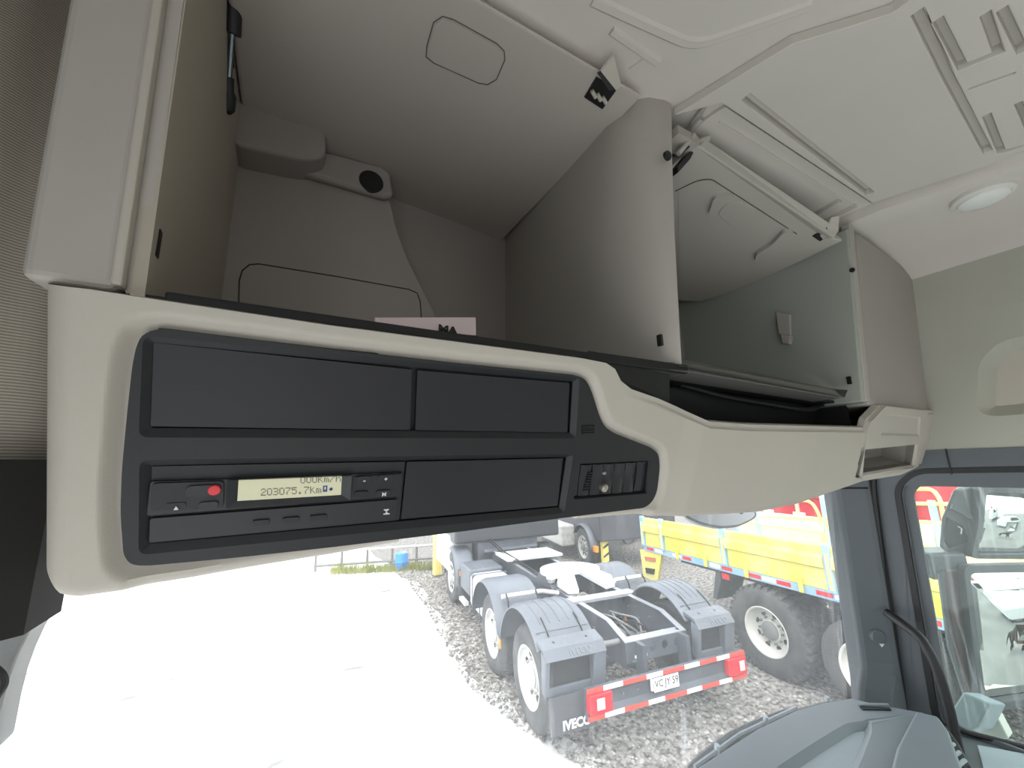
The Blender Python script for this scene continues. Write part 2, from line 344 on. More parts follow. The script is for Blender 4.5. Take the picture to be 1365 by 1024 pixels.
# right wall: upper lining with a moulded recess, dark header, window opening
RW = Frame((1.72, 0, 0), (0, -1, 0), (0, 0, 1))             # u = -y, v = z, N = -x... faces the cab
RWF = RW
if RW.N[0] > 0: pass
def rw(x, y): p = at(x, y, x=1.72) if False else None; d = ray(x, y); k = 1.72 / d[0]; return (-d[1] * k, d[2] * k)
rec = rpoly([(-.352, .098), (-.318, .255), (-.27, .305), (.1, .305), (.1, .098)], .05, 6)
st(plate('wall_right', RW, [(-.8, .012), (1.3, .012), (1.3, .6), (-.8, .6)], mat('side_lining', (172, 172, 160), .85, .2, 900, var=.05), n0=0, t=.02, holes=[(rec, .03, .03)]))
plate('recess_panel', RW, inset(rec, .005), CREAM, bpy.data.objects['wall_right'], n0=-.03, t=.004)
st(plate('trim_2', RW, rpoly([(-.80, -.095), (1.3, -.095), (1.3, .012), (-.80, .012)], .003), DGREY, n0=.004, t=.03, bevel=.003))
st(MB().box(1.712, 1.7155, .424, .427, -.06, .014).build('trim_3', GASK))
win = rpoly([(-.568, -.78), (-.545, -.105), (-.50, -.062), (.42, -.045), (.5, -.1), (.5, -.78)], .05, 6)
wout = [(-.70, -1.35), (-.66, -.07), (-.62, -.02), (1.3, -.02), (1.3, -1.35)]
d1 = st(plate('door_1', RW, wout, DGREY, n0=0, t=.05, holes=[(win, 0, 0)], bevel=.006))
for k_, (off, nn, m_) in enumerate([(-.004, .006, GASK), (.012, -.006, DGREY)]):
    plate('window_seal', RW, inset(win, -.016 + off), m_, d1, n0=nn, t=.01, holes=[(inset(win, off + (.010 if k_ else .0)), 0, 0)], bevel=.002)
st(plate('window_1', RW, inset(win, -.01), GLASS2, n0=-.03, t=.004))
# left side: ribbed fabric lining and A pillar
vs = []; fs = []; nu, nv = 34, 3
for j in range(nv):
    for i in range(nu):
        x = -.20 - .32 * i / (nu - 1); y = .66 - .21 * (i / (nu - 1)) ** .8; z = [-.03, .2, .7][j]
        vs.append((x, y + .004 * math.sin(i * 1.1), z))
for j in range(nv - 1):
    for i in range(nu - 1): fs.append((j * nu + i, j * nu + i + 1, (j + 1) * nu + i + 1, (j + 1) * nu + i))
cu = mesh_obj('wall_left', vs, fs, FAB, smooth=True); so_ = cu.modifiers.new('s', 'SOLIDIFY'); so_.thickness = .008; so_.offset = 1; st(cu)
st(MB().box(-.54, -.525, -.3, .60, -.35, .7).build('wall_outer', DGREY))  # side wall piece added to hold light from the left off the locker panel
# left pillar below the console
lp = [at(x, y, y=.72) for x, y in [(-14, 822), (25, 806), (63, 799), (55, 815), (34, 850), (20, 880), (8, 912), (-2, 950), (-14, 1010), (-60, 1040)]]
st(MB().prism(lp, (0, .05, 0)).build('trim_4', mat('left_pillar', (150, 152, 152), .5, .2, 800), bevel=.004))
st(MB().tube([at(x, y, y=.70) for x, y in [(-30, 828), (0, 816), (30, 806), (70, 795)]], .0025).build('trim_5', GASK))
hk = thing('coat_hook', at(8, 907, y=.69), 'small black clip at the foot of the left windshield pillar', 'clip')
MB().tube(curve_pts([at(-20, 880, y=.69), at(3, 900, y=.69), at(6, 912, y=.69), at(-6, 930, y=.69)], .01), .004).build('hook', GASK, hk, smooth=True)
MB().box(-.278, -.262, .685, .70, -.24, -.215).build('base', GASK, hk)
# dark trim block below the lining, its colour standing in for shade there
st(MB().prism([(-.21, .62, -.15), (-.54, .38, -.15), (-.54, .60, -.15), (-.30, .70, -.15), (-.21, .70, -.15)], (0, 0, .17)).build('trim_6', mat('left_shade', (34, 33, 32), .8)))
# windshield and upper front shell, roof, floor
wsv = [(-.27, .70, .03), (1.66, .70, .03), (1.66, .775, -.78), (-.27, .775, -.78)]
st(MB().prism(wsv, (0, .006, 0)).build('window_2', GLASS))
st(MB().box(-.3, 1.78, 1.12, 1.15, -.02, .9).build('wall_front', DGREY))
st(MB().box(-.3, 1.78, .47, 1.15, .86, .9).build('wall_roof', DGREY))
st(MB().box(-.3, 1.78, .47, .5, .69, .9).build('wall_header', DGREY))
st(MB().box(-.3, 1.78, .72, 1.15, -.02, .0).build('wall_cowl', DGREY))
st(MB().box(1.75, 1.78, .5, 1.15, -.0, .9).build('wall_side', DGREY))
st(MB().box(-.3, -.28, .76, 1.15, -.0, .9).build('wall_side', DGREY))
st(MB().box(-.3, 1.78, -1.34, -1.3, -1.45, -.35).build('wall_back', LOCK)); st(MB().box(-.3, 1.78, -1.34, -1.3, .05, .69).build('wall_back_upper', LOCK))  # unseen band between the two left open, added to let daylight in
st(MB().box(-.3, -.27, -1.3, -.1, .25, .69).build('wall_left_upper', LOCK))
st(MB().box(.25, 1.35, -1.3, .70, -1.45, -1.40).build('floor', mat('cab_floor', (170, 168, 162), .8)))  # unseen; kept narrow and pale so ground light reaches the ceiling
st(MB().box(-.3, 1.72, .73, .78, -1.45, -.80).build('wall_dash', DGREY))
# right windshield pillar
pp = [(1.655, .705), (1.642, .692), (1.646, .677), (1.686, .626), (1.70, .614), (1.72, .65), (1.72, .76), (1.67, .74)]
def pil(z, grow=0):
    k = (-z) ** 2 * .03; return [(x - (grow if i < 4 else 0), y + (.028 * (-z) if i < 9 else 0), z) for i, (x, y) in enumerate(pp)]
zs = [.03, -.1, -.101, -.3, -.5, -.58, -.63, -.66, -.70, -.80]
vs = []; fs = []
for z in zs: vs += pil(z, {-.63: .002, -.66: .008, -.70: .04, -.80: .09}.get(z, 0))
n = len(pp)
for i in range(len(zs) - 1): fs += [(i * n + k, i * n + (k + 1) % n, (i + 1) * n + (k + 1) % n, (i + 1) * n + k) for k in range(n)]
fs += [tuple(range(n)), tuple(range((len(zs) - 1) * n, len(zs) * n))]
pl = st(mesh_obj('trim_7', vs, fs, DGREY, bevel=.006, seg=3))
MB().tube([(1.644, .681, -.104), (1.690, .622, -.104)], .003).build('seam', GASK, pl)
cpos = at(1169, 848, x=1.668); 
nrm = Vector((-.62, -.78, 0))
MB().lathe([(.0, .010), (.018, .010), (.021, .006), (.021, -.01)], cpos, nrm, 24).build('cover_cap', DGREY, pl, smooth=True)
MB().prism([cpos + nrm * .012 + Vector(v) for v in [(-.004, .003, -.017), (.006, -.005, -.017), (.0, 0, -.026)]], nrm * .003).build('airbag_mark', WHT, pl)
# gaskets between pillar and door
st(MB().prism([(1.69, .622, .0), (1.713, .604, .0), (1.713, .604 + .0, -.0), (1.72, .66, 0)][:3] + [(1.72, .66, 0)], (0, .035, -.76)).build('trim_8', GASK))
st(MB().tube(curve_pts([(1.705, .60, -.035), (1.712, .615, -.10), (1.712, .64, -.5), (1.712, .67, -.8)], .03), .009).build('trim_9', GASK, smooth=True))
# ================================================================== OVERHEAD CONSOLE
con = thing('overhead_console', (.7, .48, 0), 'long cream moulded console over the windshield with black instrument fascia', 'console')
FO_PX = [(183, 462), (190, 447), (204, 440), (220, 438), (440, 465), (600, 483), (766, 500), (779, 505), (787, 521), (798, 556), (805, 569), (817, 577), (866, 596), (876, 604), (878, 622), (874, 655), (868, 668), (858, 676), (752, 689), (600, 709), (440, 728), (320, 741), (198, 752), (176, 751), (166, 738), (162, 680), (164, 624), (171, 550), (178, 486)]
fo = [F.uv(x, y) for x, y in FO_PX]; fo = rpoly(fo, .012, 3)
def sd(P, poly):
    P = np.asarray(P); best = np.full(len(P), 1e9); ins = np.zeros(len(P), bool); n = len(poly)
    for i in range(n):
        a = np.array(poly[i]); b = np.array(poly[(i + 1) % n]); ab = b - a; t = np.clip(((P - a) @ ab) / (ab @ ab), 0, 1)
        best = np.minimum(best, np.linalg.norm(P - (a + t[:, None] * ab), axis=1))
        c = ((a[1] > P[:, 1]) != (b[1] > P[:, 1])) & (P[:, 0] < (b[0] - a[0]) * (P[:, 1] - a[1]) / (b[1] - a[1] + 1e-12) + a[0]); ins ^= c
    return np.where(ins, -best, best)
H = .010
tp = [F.uv(x, y, H) for x, y in [(44, 381), (52, 378), (120, 386), (218, 401), (440, 434), (777, 478), (808, 484), (820, 492), (828, 508), (842, 519), (880, 532), (905, 543), (945, 562), (1000, 566), (1151, 570)]]
tp += [F.uv(x, y, H) for x, y in [(1153, 560), (1172, 540), (1238, 547)]]
bt = [F.uv(x, y, H) for x, y in [(38, 700), (42, 755), (52, 785), (72, 801), (100, 803), (250, 782), (440, 752), (600, 722), (740, 703), (870, 691), (950, 687), (1010, 683), (1060, 673), (1110, 656), (1150, 642), (1200, 634), (1226, 622), (1237, 600)]]
UL, UR = tp[0][0] + .001, F.uv(1239, 580, H)[0]
us = np.unique(np.concatenate([np.linspace(UL, UL + .05, 16), np.linspace(UL, .70, 210), np.linspace(-.155, -.085, 40), np.linspace(.36, .56, 60), np.linspace(.7, UR, 190), [t[0] for t in tp if UL < t[0] < UR]]))
NV = 74; tv = np.linspace(0, 1, NV)
vt = np.interp(us, [t[0] for t in tp], [t[1] for t in tp]); vb = np.interp(us, [t[0] for t in bt], [t[1] for t in bt]) + .014
UU = np.repeat(us[:, None], NV, 1); VV = vb[:, None] + (vt - vb)[:, None] * tv[None, :]
D = sd(np.stack([UU.ravel(), VV.ravel()], 1), fo).reshape(UU.shape)
ss = lambda x: np.clip(x, 0, 1) ** 2 * (3 - 2 * np.clip(x, 0, 1))
HH = -.002 + (H + .002) * ss((D - .001) / .014); HH = np.where(D < -.0025, -.03, HH); DC = sd(np.stack([UU.ravel(), VV.ravel()], 1), [F.uv(x, y, .02) for x, y in [(1152, 598), (1225, 591), (1220, 623), (1144, 637)]]).reshape(UU.shape)
r_ = .022; HH -= np.where(UU < UL + r_, r_ * (1 - np.sqrt(np.clip(1 - ((UL + r_ - UU) / r_) ** 2, 0, 1))), 0)
HH -= np.where(UU > UR - .03, .03 * (1 - np.sqrt(np.clip(1 - ((UU - UR + .03) / .03) ** 2, 0, 1))), 0)
HH -= ss((UU - .42) / .2) * ss((.012 - (vt[:, None] - VV)) / .004) * .006      # bevel under the pocket lip
# slightly slanted facet right of the fascia
HH += np.clip((UU - .60) / .05, 0, 1) * .006 * ss(D / .02)
HH = np.where(DC < .001, -.07, HH)
grid = []
for i in range(len(us)):
    row = []; u = us[i]
    top = F.P(u, vt[i], HH[i, -1]); Nn = Vector(F.N); Vv = Vector(F.V)
    row.append(top - Nn * .014 - Vv * (.012 if u < .42 else .05)); row.append(top - Nn * .014)
    for j in range(NV - 1, -1, -1): row.append(F.P(u, VV[i, j], HH[i, j]))
    b0 = F.P(u, VV[i, 0], HH[i, 0]); c0 = b0 - Nn * .016
    for k in range(1, 7):
        th = math.pi / 2 * k / 6; row.append(c0 + (Nn * math.cos(th) - Vv * math.sin(th)) * .016)
    e = row[-1]; row.append(e + Vector((0, .12, .01))); row.append(e + Vector((0, .2, .06))); grid.append(row)
first = [Vector((p.x, max(p.y, .0) + .12, p.z)) for p in grid[0]]; last = [Vector((p.x, p.y + .12, p.z)) for p in grid[-1]]
grid = [first] + grid + [last]; nr = len(grid[0]); vs = [p for r in grid for p in r]; fs = []
for i in range(len(grid) - 1):
    for j in range(nr - 1): fs.append((i * nr + j, (i + 1) * nr + j, (i + 1) * nr + j + 1, i * nr + j + 1))
mesh_obj('body', vs, fs, CREAM, con, smooth=True, ang=50)
# fascia
def fz(*pts, n=0): return [F.uv(x, y, n) for x, y in pts]
up = rpoly(fz((184, 450), (200, 450), (774, 502), (766, 584), (185, 582))[1:] , .006) if 0 else rpoly(fz((192, 447), (771, 503), (766, 584), (186, 582)), .008)
lo_ = rpoly(fz((187, 612), (763, 604), (751, 683), (186, 738)), .008)
sw = rpoly(fz((771, 617), (866, 613), (861, 657), (763, 665)), .004)
gr = rpoly(fz((773, 566), (791, 565), (790.5, 578), (773.5, 578)), .003)
fas = plate('fascia', F, fo, BLACK, con, n0=.003, t=.005, holes=[(up, .0075, .006), (lo_, .0075, .006), (sw, .0015, .004), (gr, .001, .002)], bevel=.0012)
plate('back_board', F, inset(fo, .006), GASK, con, n0=-.010, t=.004)
for q in ([(204, 457), (549.5, 493), (547, 574), (200, 569)], [(557, 494), (760, 511), (757, 577), (554, 574)], [(543, 616.5), (751, 611.5), (744, 675), (535, 693)]):
    lb = {204: 'wide blank storage door, upper left', 557: 'narrower blank storage door, upper right', 543: 'lower blank door right of the recorder'}[q[0][0]]
    plate('storage_door', F, rpoly(fz(*q), .0015), BLACK2, con, n0=-.0015, t=.006, bevel=.0012, label=lb)
# small speaker grille
plate('grille_frame', F, inset(gr, .0008), GASK, con, n0=.001, t=.004)
for k in range(4):
    y = 567.8 + 2.9 * k; plate('grille_slat', F, fz((774.8, y), (789.8, y - .3), (789.6, y + 1.2), (774.8, y + 1.5)), BLACK2, con, n0=.0035, t=.002)
# switch panel with vent wheel, round knob and blanks
swp = plate('switch_panel', F, inset(sw, .0018), BLACK, con, n0=-.0045, t=.006)
def lerp2(a, b, t): return (a[0] + (b[0] - a[0]) * t, a[1] + (b[1] - a[1]) * t)
TL, TR, BR, BL = (770, 621), (863, 616), (858, 655), (765, 662)
cuts = [0, .055, .22, .385, .545, .70, .86, .97, 1.0]
for k in range(7):
    a, b = cuts[k] + .006, cuts[k + 1] - .006
    vs, fs = [], []; NJ = 7
    for i in range(5):
        t = a + (b - a) * i / 4
        for j in range(NJ):
            w = j / (NJ - 1); p = lerp2(lerp2(TL, TR, t), lerp2(BL, BR, t), w); u, v = F.uv(*p)
            bulge = (.002 if k in (0, 6) else .0045 * (1 - (2 * i / 4 - 1) ** 2 * .5) - .004 * (1 - abs(2 * w - 1)) ** 1.0 * (1 if k > 2 else .2))
            vs.append(F.P(u + (.0018 * math.sin(math.pi * w) if k > 1 else 0), v, -.004 + bulge))
    for i in range(4):
        for j in range(NJ - 1): fs.append((i * NJ + j, (i + 1) * NJ + j, (i + 1) * NJ + j + 1, i * NJ + j + 1))
    nb = len(vs); vs += [v - Vector(F.N) * .006 for v in vs[:]]
    rim = [i * NJ for i in range(5)] + [4 * NJ + j for j in range(1, NJ)] + [i * NJ + NJ - 1 for i in range(3, -1, -1)] + [j for j in range(NJ - 2, 0, -1)]
    fs += [(rim[i], rim[(i + 1) % len(rim)], nb + rim[(i + 1) % len(rim)], nb + rim[i]) for i in range(len(rim))]
    mesh_obj('switch_blank' if k > 2 else ('panel_cheek' if k in (0,) else 'switch_plate'), vs, fs, BLACK2, swp, smooth=True, ang=40)
for k in range(8):
    y = 629.5 + k * 3.3; x = 783.5 - k * .9
    plate('wheel_rib', F, fz((x, y), (x + 6.5, y - .6), (x + 6.2, y + 1.0), (x - .2, y + 1.6)), GASK, swp, n0=.0022, t=.003)
u, v = F.uv(803, 649); kc = F.P(u, v, 0)
kb = MB().lathe([(.0068, -.006), (.0072, .004), (.0066, .0062), (.0054, .0056), (.005, .0046), (.0046, .0056), (0, .006)], kc, F.N, 28).build('round_knob', SILV, swp, smooth=True, label='silver round knob')
text('lamp_icon', '=D', F.P(*F.uv(804.5, 631), .0012), F.U, F.V, .0062, WHT, swp)
# tachograph (slides into the lower slot: a thing of its own)
tac = thing('tachograph', F.P(*F.uv(365, 668), -.004), 'black radio-sized tachograph with lit odometer display in the lower left slot', 'recorder')
TP = lambda x, y: (180 + x / 3.592, 600 + y / 3.592)
def tz(*pts): return [F.uv(*TP(x, y)) for x, y in pts]
plate('face', F, rpoly(tz((60, 84), (1296, 60), (1268, 342), (56, 455)), .003), BLACK, tac, n0=-.003, t=.008, bevel=.001)
plate('upper_module', F, rpoly(tz((72, 152), (432, 142), (1284, 108), (1272, 222), (55, 318)), .003), BLACK2, tac, n0=-.0005, t=.003, bevel=.001)
dr = plate('drawer', F, rpoly(tz((72, 328), (1256, 236), (1248, 330), (68, 442)), .002), BLACK2, tac, n0=.0005, t=.004, bevel=.001)
for (x, y) in [(604, 345), (746, 333), (878, 322)]: plate('drawer_bump', F, rpoly(tz((x - 40, y - 10), (x + 40, y - 17), (x + 40, y + 8), (x - 40, y + 15)), .002), BLACK, dr, n0=.0022, t=.002, bevel=.0008)
plate('button_pad', F, rpoly(tz((84, 158), (426, 146), (424, 272), (78, 292)), .004), BLACK, tac, n0=.0015, t=.002, bevel=.0008)
bt1 = plate('left_button', F, rpoly(tz((246, 168), (405, 160), (405, 212), (242, 220)), .006), BLACK2, tac, n0=.003, t=.002, bevel=.001)
u, v = F.uv(*TP(382, 186)); MB().lathe([(.0052, -.001), (.0052, .0008), (.0045, .0014), (0, .0016)], F.P(u, v, .003), F.N, 24).build('red_spot', RED, bt1, smooth=True, label='red round mark')
plate('small_button', F, rpoly(tz((308, 246), (402, 240), (400, 272), (306, 279)), .004), BLACK2, tac, n0=.0028, t=.002, bevel=.0008)
ej = plate('eject_recess', F, rpoly(tz((148, 252), (248, 246), (246, 278), (146, 286)), .003), GASK, tac, n0=.0022, t=.001)
plate('eject_mark', F, tz((188, 281), (212, 279), (200, 262)), WHT, ej, n0=.0032, t=.001)
disp_o = rpoly(tz((446, 155), (1036, 126), (1028, 232), (440, 268)), .001); disp_i = tz((496, 143), (990, 122), (986, 214), (490, 243))
MBd = MB()
o4 = [F.P(*p, .0035) for p in tz((442, 140), (1036, 118), (1028, 236), (438, 272))]; i4 = [F.P(*p, -.0) for p in disp_i]
MBd.add(o4 + i4, [(0, 1, 5, 4), (1, 2, 6, 5), (2, 3, 7, 6), (3, 0, 4, 7)]); MBd.build('display_bezel', BLACK2, tac)
dp = plate('display', F, disp_i, LCD, tac, n0=.0006, t=.002, label='pale yellow-green lit display')
Ud = (F.P(*F.uv(*TP(990, 190)), 0) - F.P(*F.uv(*TP(490, 214)), 0)).normalized()
TD = bpy.data.fonts
def dots(s, x0, y0, w, h, dy):
    """dot matrix digits: 5x7 cells drawn as small squares"""
    FNT = {'0': '01110 10001 10011 10101 11001 10001 01110', '2': '01110 10001 00001 00110 01000 10000 11111', '3': '11110 00001 00001 01110 00001 00001 11110', '5': '11111 10000 11110 00001 00001 10001 01110', '7': '11111 00001 00010 00100 01000 01000 01000', '.': '00000 00000 00000 00000 00000 01100 01100', 'k': '10000 10010 10100 11000 10100 10010 10001', 'm': '00000 00000 11010 10101 10101 10101 10101', '/': '00001 00001 00010 00100 01000 10000 10000', 'h': '10000 10000 10110 11001 10001 10001 10001'}
    FNT['0'] = '01110 10001 10001 10001 10001 10001 01110'; mb = MB()
    for ci, ch in enumerate(s):
        for r, row in enumerate(FNT[ch].split()):
            for c, b in enumerate(row):
                if b == '1':
                    x = x0 + ci * w + c * w / 6; y = y0 + r * h / 7 + (ci * w + c * w / 6) * dy; q = [F.P(*F.uv(*TP(x + a, y + b2)), .0009) for a, b2 in ((0, 0), (w / 6.6, 0), (w / 6.6, h / 7.8), (0, h / 7.8))]
                    mb.add(q, [(0, 1, 2, 3)])
    return mb
dots('000km/h', 792, 127, 28.2, 32, -.045).build('speed_text', LCDT, dp)
dots('203075.7km', 603, 184, 29.4, 34, -.045).build('odometer_text', LCDT, dp)
plate('card_icon', F, tz((900, 170), (921, 169), (920, 198), (899, 199)), LCDB, dp, n0=.001, t=.0004)
plate('card_slot_mark', F, tz((907, 174), (914, 174), (913, 187), (906, 187)), LCD, dp, n0=.0013, t=.0004)
u, v = F.uv(*TP(938, 186)); MB().lathe([(.0018, 0), (.0018, .0004), (.0008, .0004), (.0008, 0)], F.P(u, v, .0008), F.N, 16).build('disc_icon', LCDB, dp)
kp_ = plate('key_pad', F, rpoly(tz((1046, 126), (1276, 112), (1270, 214), (1040, 230)), .003), BLACK, tac, n0=.0012, t=.001, bevel=.0006)
for (x, y, s) in [(1095, 138, '-'), (1197, 132, '+'), (1082, 210, ''), (1188, 205, 'M')]:
    kk = plate('key', F, rpoly(tz((x - 34, y - 14), (x + 34, y - 18), (x + 34, y + 14), (x - 34, y + 18)), .003), BLACK2 if s else GASK, tac, n0=.0028, t=.002, bevel=.0008)
    if s: text('key_mark', s, F.P(*F.uv(*TP(x + 2, y + 3)), .003), F.U, F.V, .0065 if s != '-' else .009, WHT, kk, bold=.0002)
hg = MB()
for q in ([(1190, 282), (1216, 280), (1214, 285), (1190, 287)], [(1192, 286), (1214, 284), (1203, 295)], [(1203, 293), (1213, 302), (1194, 303)], [(1188, 302), (1218, 300), (1218, 306), (1188, 308)]):
    hg.add([F.P(*p, .0012) for p in tz(*q)], [tuple(range(len(q)))])
hg.build('hourglass_icon', WHT, dr)
# open tray behind the cream lip on the right, and the black mat of the shelf
tr = MB()
xa, xb = .60, 1.30
tr.box(xa, xb, .505, .60, .028, .034); tr.box(xb, xb + .01, .49, .6, .03, .15)
tr.add([(xa, .60, .03), (xb, .60, .03), (xb, .55, .15), (xa, .55, .15), (xa, .61, .03), (xb, .61, .03), (xb, .56, .15), (xa, .56, .15)], [(0, 1, 2, 3), (7, 6, 5, 4), (0, 4, 5, 1), (3, 2, 6, 7)])
tr.build('tray', MATB, con)
MB().tube(curve_pts([at(905, 512, y=.53), at(960, 528, y=.53), at(1080, 548, y=.53), at(1112, 530, y=.53), at(1140, 520, y=.50)], .05), .007).build('tray_lip', MATB, con, smooth=True)
MB().add([F.P(*F.uv(x, y), n_) for x, y, n_ in [(812, 485, -.004), (850, 483, -.01), (905, 500, -.02), (905, 540, -.02), (850, 524, -.01), (832, 508, -.004)]], [(0, 1, 2, 3, 4, 5)]).build('tray_corner', MATB, con)
sh = MB(); sh.prism([(-.125, .44, .150), (.44, .44, .150), (.44, 1.0, .150), (-.125, .86, .150)], (0, 0, .006))
sh.prism([(-.102, .4395, .150), (.43, .4395, .150), (.43, .446, .150), (-.102, .446, .150)], (0, 0, .011))
sh.build('shelf_mat', MATB, con, bevel=.002)
MB().box(.38, .60, .439, .449, .148, .163).build('mat_edge', MATB, con, bevel=.002)
MB().add([at(905, 488, y=.437), at(1126, 530, y=.437), at(1130, 520, y=.46), at(1108, 518, y=.50), at(925, 484, y=.50), at(908, 478, y=.46)], [(0, 1, 2, 3, 4, 5)]).build('ledge', mat('ledge_plastic', (84, 84, 82), .5), con)
led = MB(); P0 = at(840, 487, y=.44); P1 = at(925, 497, y=.437); P2 = at(1122, 531, y=.437)
led.prism([P1, P2, P2 + Vector((0, .01, .022)), P1 + Vector((0, .01, .020))], (0, .06, 0)); led.prism([P0, P1, P1 + Vector((0, .01, .02)), P0 + Vector((0, .01, .012))], (0, .06, 0))
led.build('ledge_edge', mat('ledge_edge', (96, 95, 92), .4), con, bevel=.002)
# end piece with cubby
E0 = [(1153, 576), (1160, 560), (1181, 539), (1237, 548), (1237, 602), (1224, 620), (1146, 638), (1144, 634)]
cub = rpoly(fz((1153, 599), (1224, 592), (1219, 622), (1145, 635), n=.02), .004)
pn_hole = rpoly(fz((1183, 551), (1227, 556), (1226, 582), (1174, 581), n=.02), .004)
plate('end_panel', F, rpoly(fz(*[(1154, 578), (1160, 562), (1180, 541), (1236, 548), (1239, 575), (1237, 602), (1227, 618), (1148, 640)], n=.018), .004), CREAM, con, n0=.020, t=.02, holes=[(cub, .004, .006), (pn_hole, .006, .0035)], bevel=.002)
plate('end_cover', F, inset(pn_hole, .007), LOCK, con, n0=.0155, t=.004)
cb = MB(); ci = inset(cub, .004); L_ = len(ci)
cb.add([F.P(*p, .014) for p in ci] + [F.P(*p, -.06) for p in ci], [(i, (i + 1) % L_, L_ + (i + 1) % L_, L_ + i) for i in range(L_)] + [tuple(range(L_, 2 * L_))])
cb.build('cubby', mat('cubby_liner', (150, 146, 138), .6), con)
# ================================================================== LOCKERS
LK = thing('overhead_locker', (.2, .6, .16), 'large open grey locker on the left with its lid raised', 'cabinet', 'overhead lockers')
cz = lambda *p, n=0: [C.uv(x, y, n) for x, y in p]
ZT = .53
# side trim, bead and inner reveal
def cbox(u0, u1, n0, t, v0=0.003, v1=ZT, ub0=None, ub1=None):
    """upright strip on the locker face; ub = u at the top"""
    a0 = u0 if ub0 is None else ub0; a1 = u1 if ub1 is None else ub1
    return MB().hexa([C.P(u0, v0, n0 - t), C.P(u1, v0, n0 - t), C.P(u1, v0, n0), C.P(u0, v0, n0), C.P(a0, v1, n0 - t), C.P(a1, v1, n0 - t), C.P(a1, v1, n0), C.P(a0, v1, n0)])
cbox(-.187, -.131, .006, .30, v0=.004).build('side_panel', LOCK, LK, bevel=.007, seg=3)
cbox(-.135, -.1275, .008, .02, v0=.008).build('edge_bead', CREAM, LK, bevel=.002)
cbox(-.128, -.1155, -.002, .03, v0=.004).build('reveal', LOCK, LK, bevel=.002)
MB().hexa([(-.124, .438, .150), (-.1145, .438, .150), (-.115, .90, .150), (-.124, .90, .150), (-.124, .40, .70), (-.1145, .40, .70), (-.115, .90, .70), (-.124, .90, .70)]).build('inner_wall', mat('inner_wall_plastic', (172, 164, 150), .7, .15, 700, var=.05), LK)
sp = at(211, 325, y=.46); k_ = -.1145 / sp.x; sp = sp * k_
MB().box(-.116, -.1135, sp.y - .004, sp.y + .004, sp.z - .013, sp.z + .013).build('catch_slot', GASK, LK)
# back wall and the moulded panel before it
BW = Frame((-.115, .87, .15), (.652, .12, 0), (0, 0, 1))
MB().hexa([(-.13, .87, .15), (.56, 1.0, .15), (.56, 1.02, .15), (-.13, .89, .15), (-.13, .87, .72), (.56, .97, .72), (.56, 1.02, .74), (-.13, .89, .74)]).build('back_wall', INNER, LK)
P1 = Frame((0, .83, 0), (1, 0, 0), (0, 0, 1))
p1 = lambda *q, n=0: [P1.uv(x, y, n) for x, y in q]
ho = rpoly(p1((320, 470), (320, 352), (560, 393), (567, 500)), .03, 6)
pan = rpoly(p1((285, 480), (292, 230), (313, 208), (450, 243), (520, 262), (526, 300), (545, 350), (585, 430), (615, 520), (440, 500)), .03, 5)
moul = plate('moulded_panel', P1, pan, INNER, LK, n0=0, t=.05, bevel=.008)
hl = [P1.P(*p, .0008) for p in [P1.uv(x, y) for x, y in [(318, 420), (319, 375), (323, 361), (333, 353), (345, 352), (450, 369), (545, 386), (556, 391), (560, 402), (562, 430)]]]
MB().tube(hl, .0011, 6).build('hatch_seam', GASK, LK)
MB().prism([P1.P(*p, 0) for p in p1((300, 208), (313, 190), (440, 212), (505, 229), (518, 238), (522, 268), (510, 270), (315, 213))], (0, -.022, 0)).build('top_flange', INNER, LK, bevel=.009, seg=3)
u, v = P1.uv(495, 242, .022); MB().lathe([(.0, .003), (.0235, .003), (.0255, .001), (.0255, -.004)], P1.P(u, v, .022), (0, -1, 0), 28).build('rubber_plug', GASK, LK, smooth=True, label='round black plug')
P2 = Frame((0, .765, 0), (1, 0, 0), (0, 0, 1))
blk = rpoly([P2.uv(x, y) for x, y in [(290, 85), (330, 108), (400, 135), (432, 152), (436, 210), (400, 212), (305, 190)]], .025, 5)
MB().prism([P2.P(*p, 0) for p in blk], (0, .10, 0)).build('corner_block', INNER, LK, bevel=.012, seg=3)
# divider
DV = MB(); 
dvp = [(.40, .645), (.41, .56), (.425, .40), (.4362, .24), (.441, .158), (.452, .150), (.99, .150), (.99, .70), (.40, .70)]
nose = [(.542, 1), (.537, .20), (.540, .13), (.549, .07), (.562, .025), (.578, .003), (.587, .0)]
rows_ = []
for y, z in dvp[:6] + [(.39, .70)]:
    pass
def nose_row(y0, z):
    f = min(1, max(0, (z - .30) / .3)); return [Vector((x - .036 * f * (.587 - x) / .045 * (0 if k == 1 else 1), (.99 if k == 1 else y0 + k * (1 - .6 * f)), z)) for x, k in nose] + [Vector((.587, .99, z))]
lv = [(.400, .70), (.400, .645), (.405, .60), (.41, .56), (.425, .40), (.4362, .24), (.441, .165), (.452, .150)]
vs = [p for y, z in lv for p in nose_row(y, z)]; n_ = len(nose) + 1
fs = [(i * n_ + k, i * n_ + (k + 1) % n_, (i + 1) * n_ + (k + 1) % n_, (i + 1) * n_ + k) for i in range(len(lv) - 1) for k in range(n_)] + [tuple(range(n_)), tuple(range((len(lv) - 1) * n_, len(lv) * n_))]
dv = mesh_obj('divider', vs, fs, LOCK, LK, smooth=True, ang=50)
for (x, y, k) in [(890.5, 207, 0)]:
    p = at(x, y, y=.408); p.x = min(p.x, .575)
    MB().lathe([(0, .002), (.0075, .002), (.0085, 0), (.0085, -.004)], at(x, y, y=.4), (0, -1, -.08), 20).build('screw_cap', GASK, LK, smooth=True)
pz = at(880, 454, x=1) ; d_ = ray(880, 454); pz = Vector(d_ * (.5365 / d_[0]))
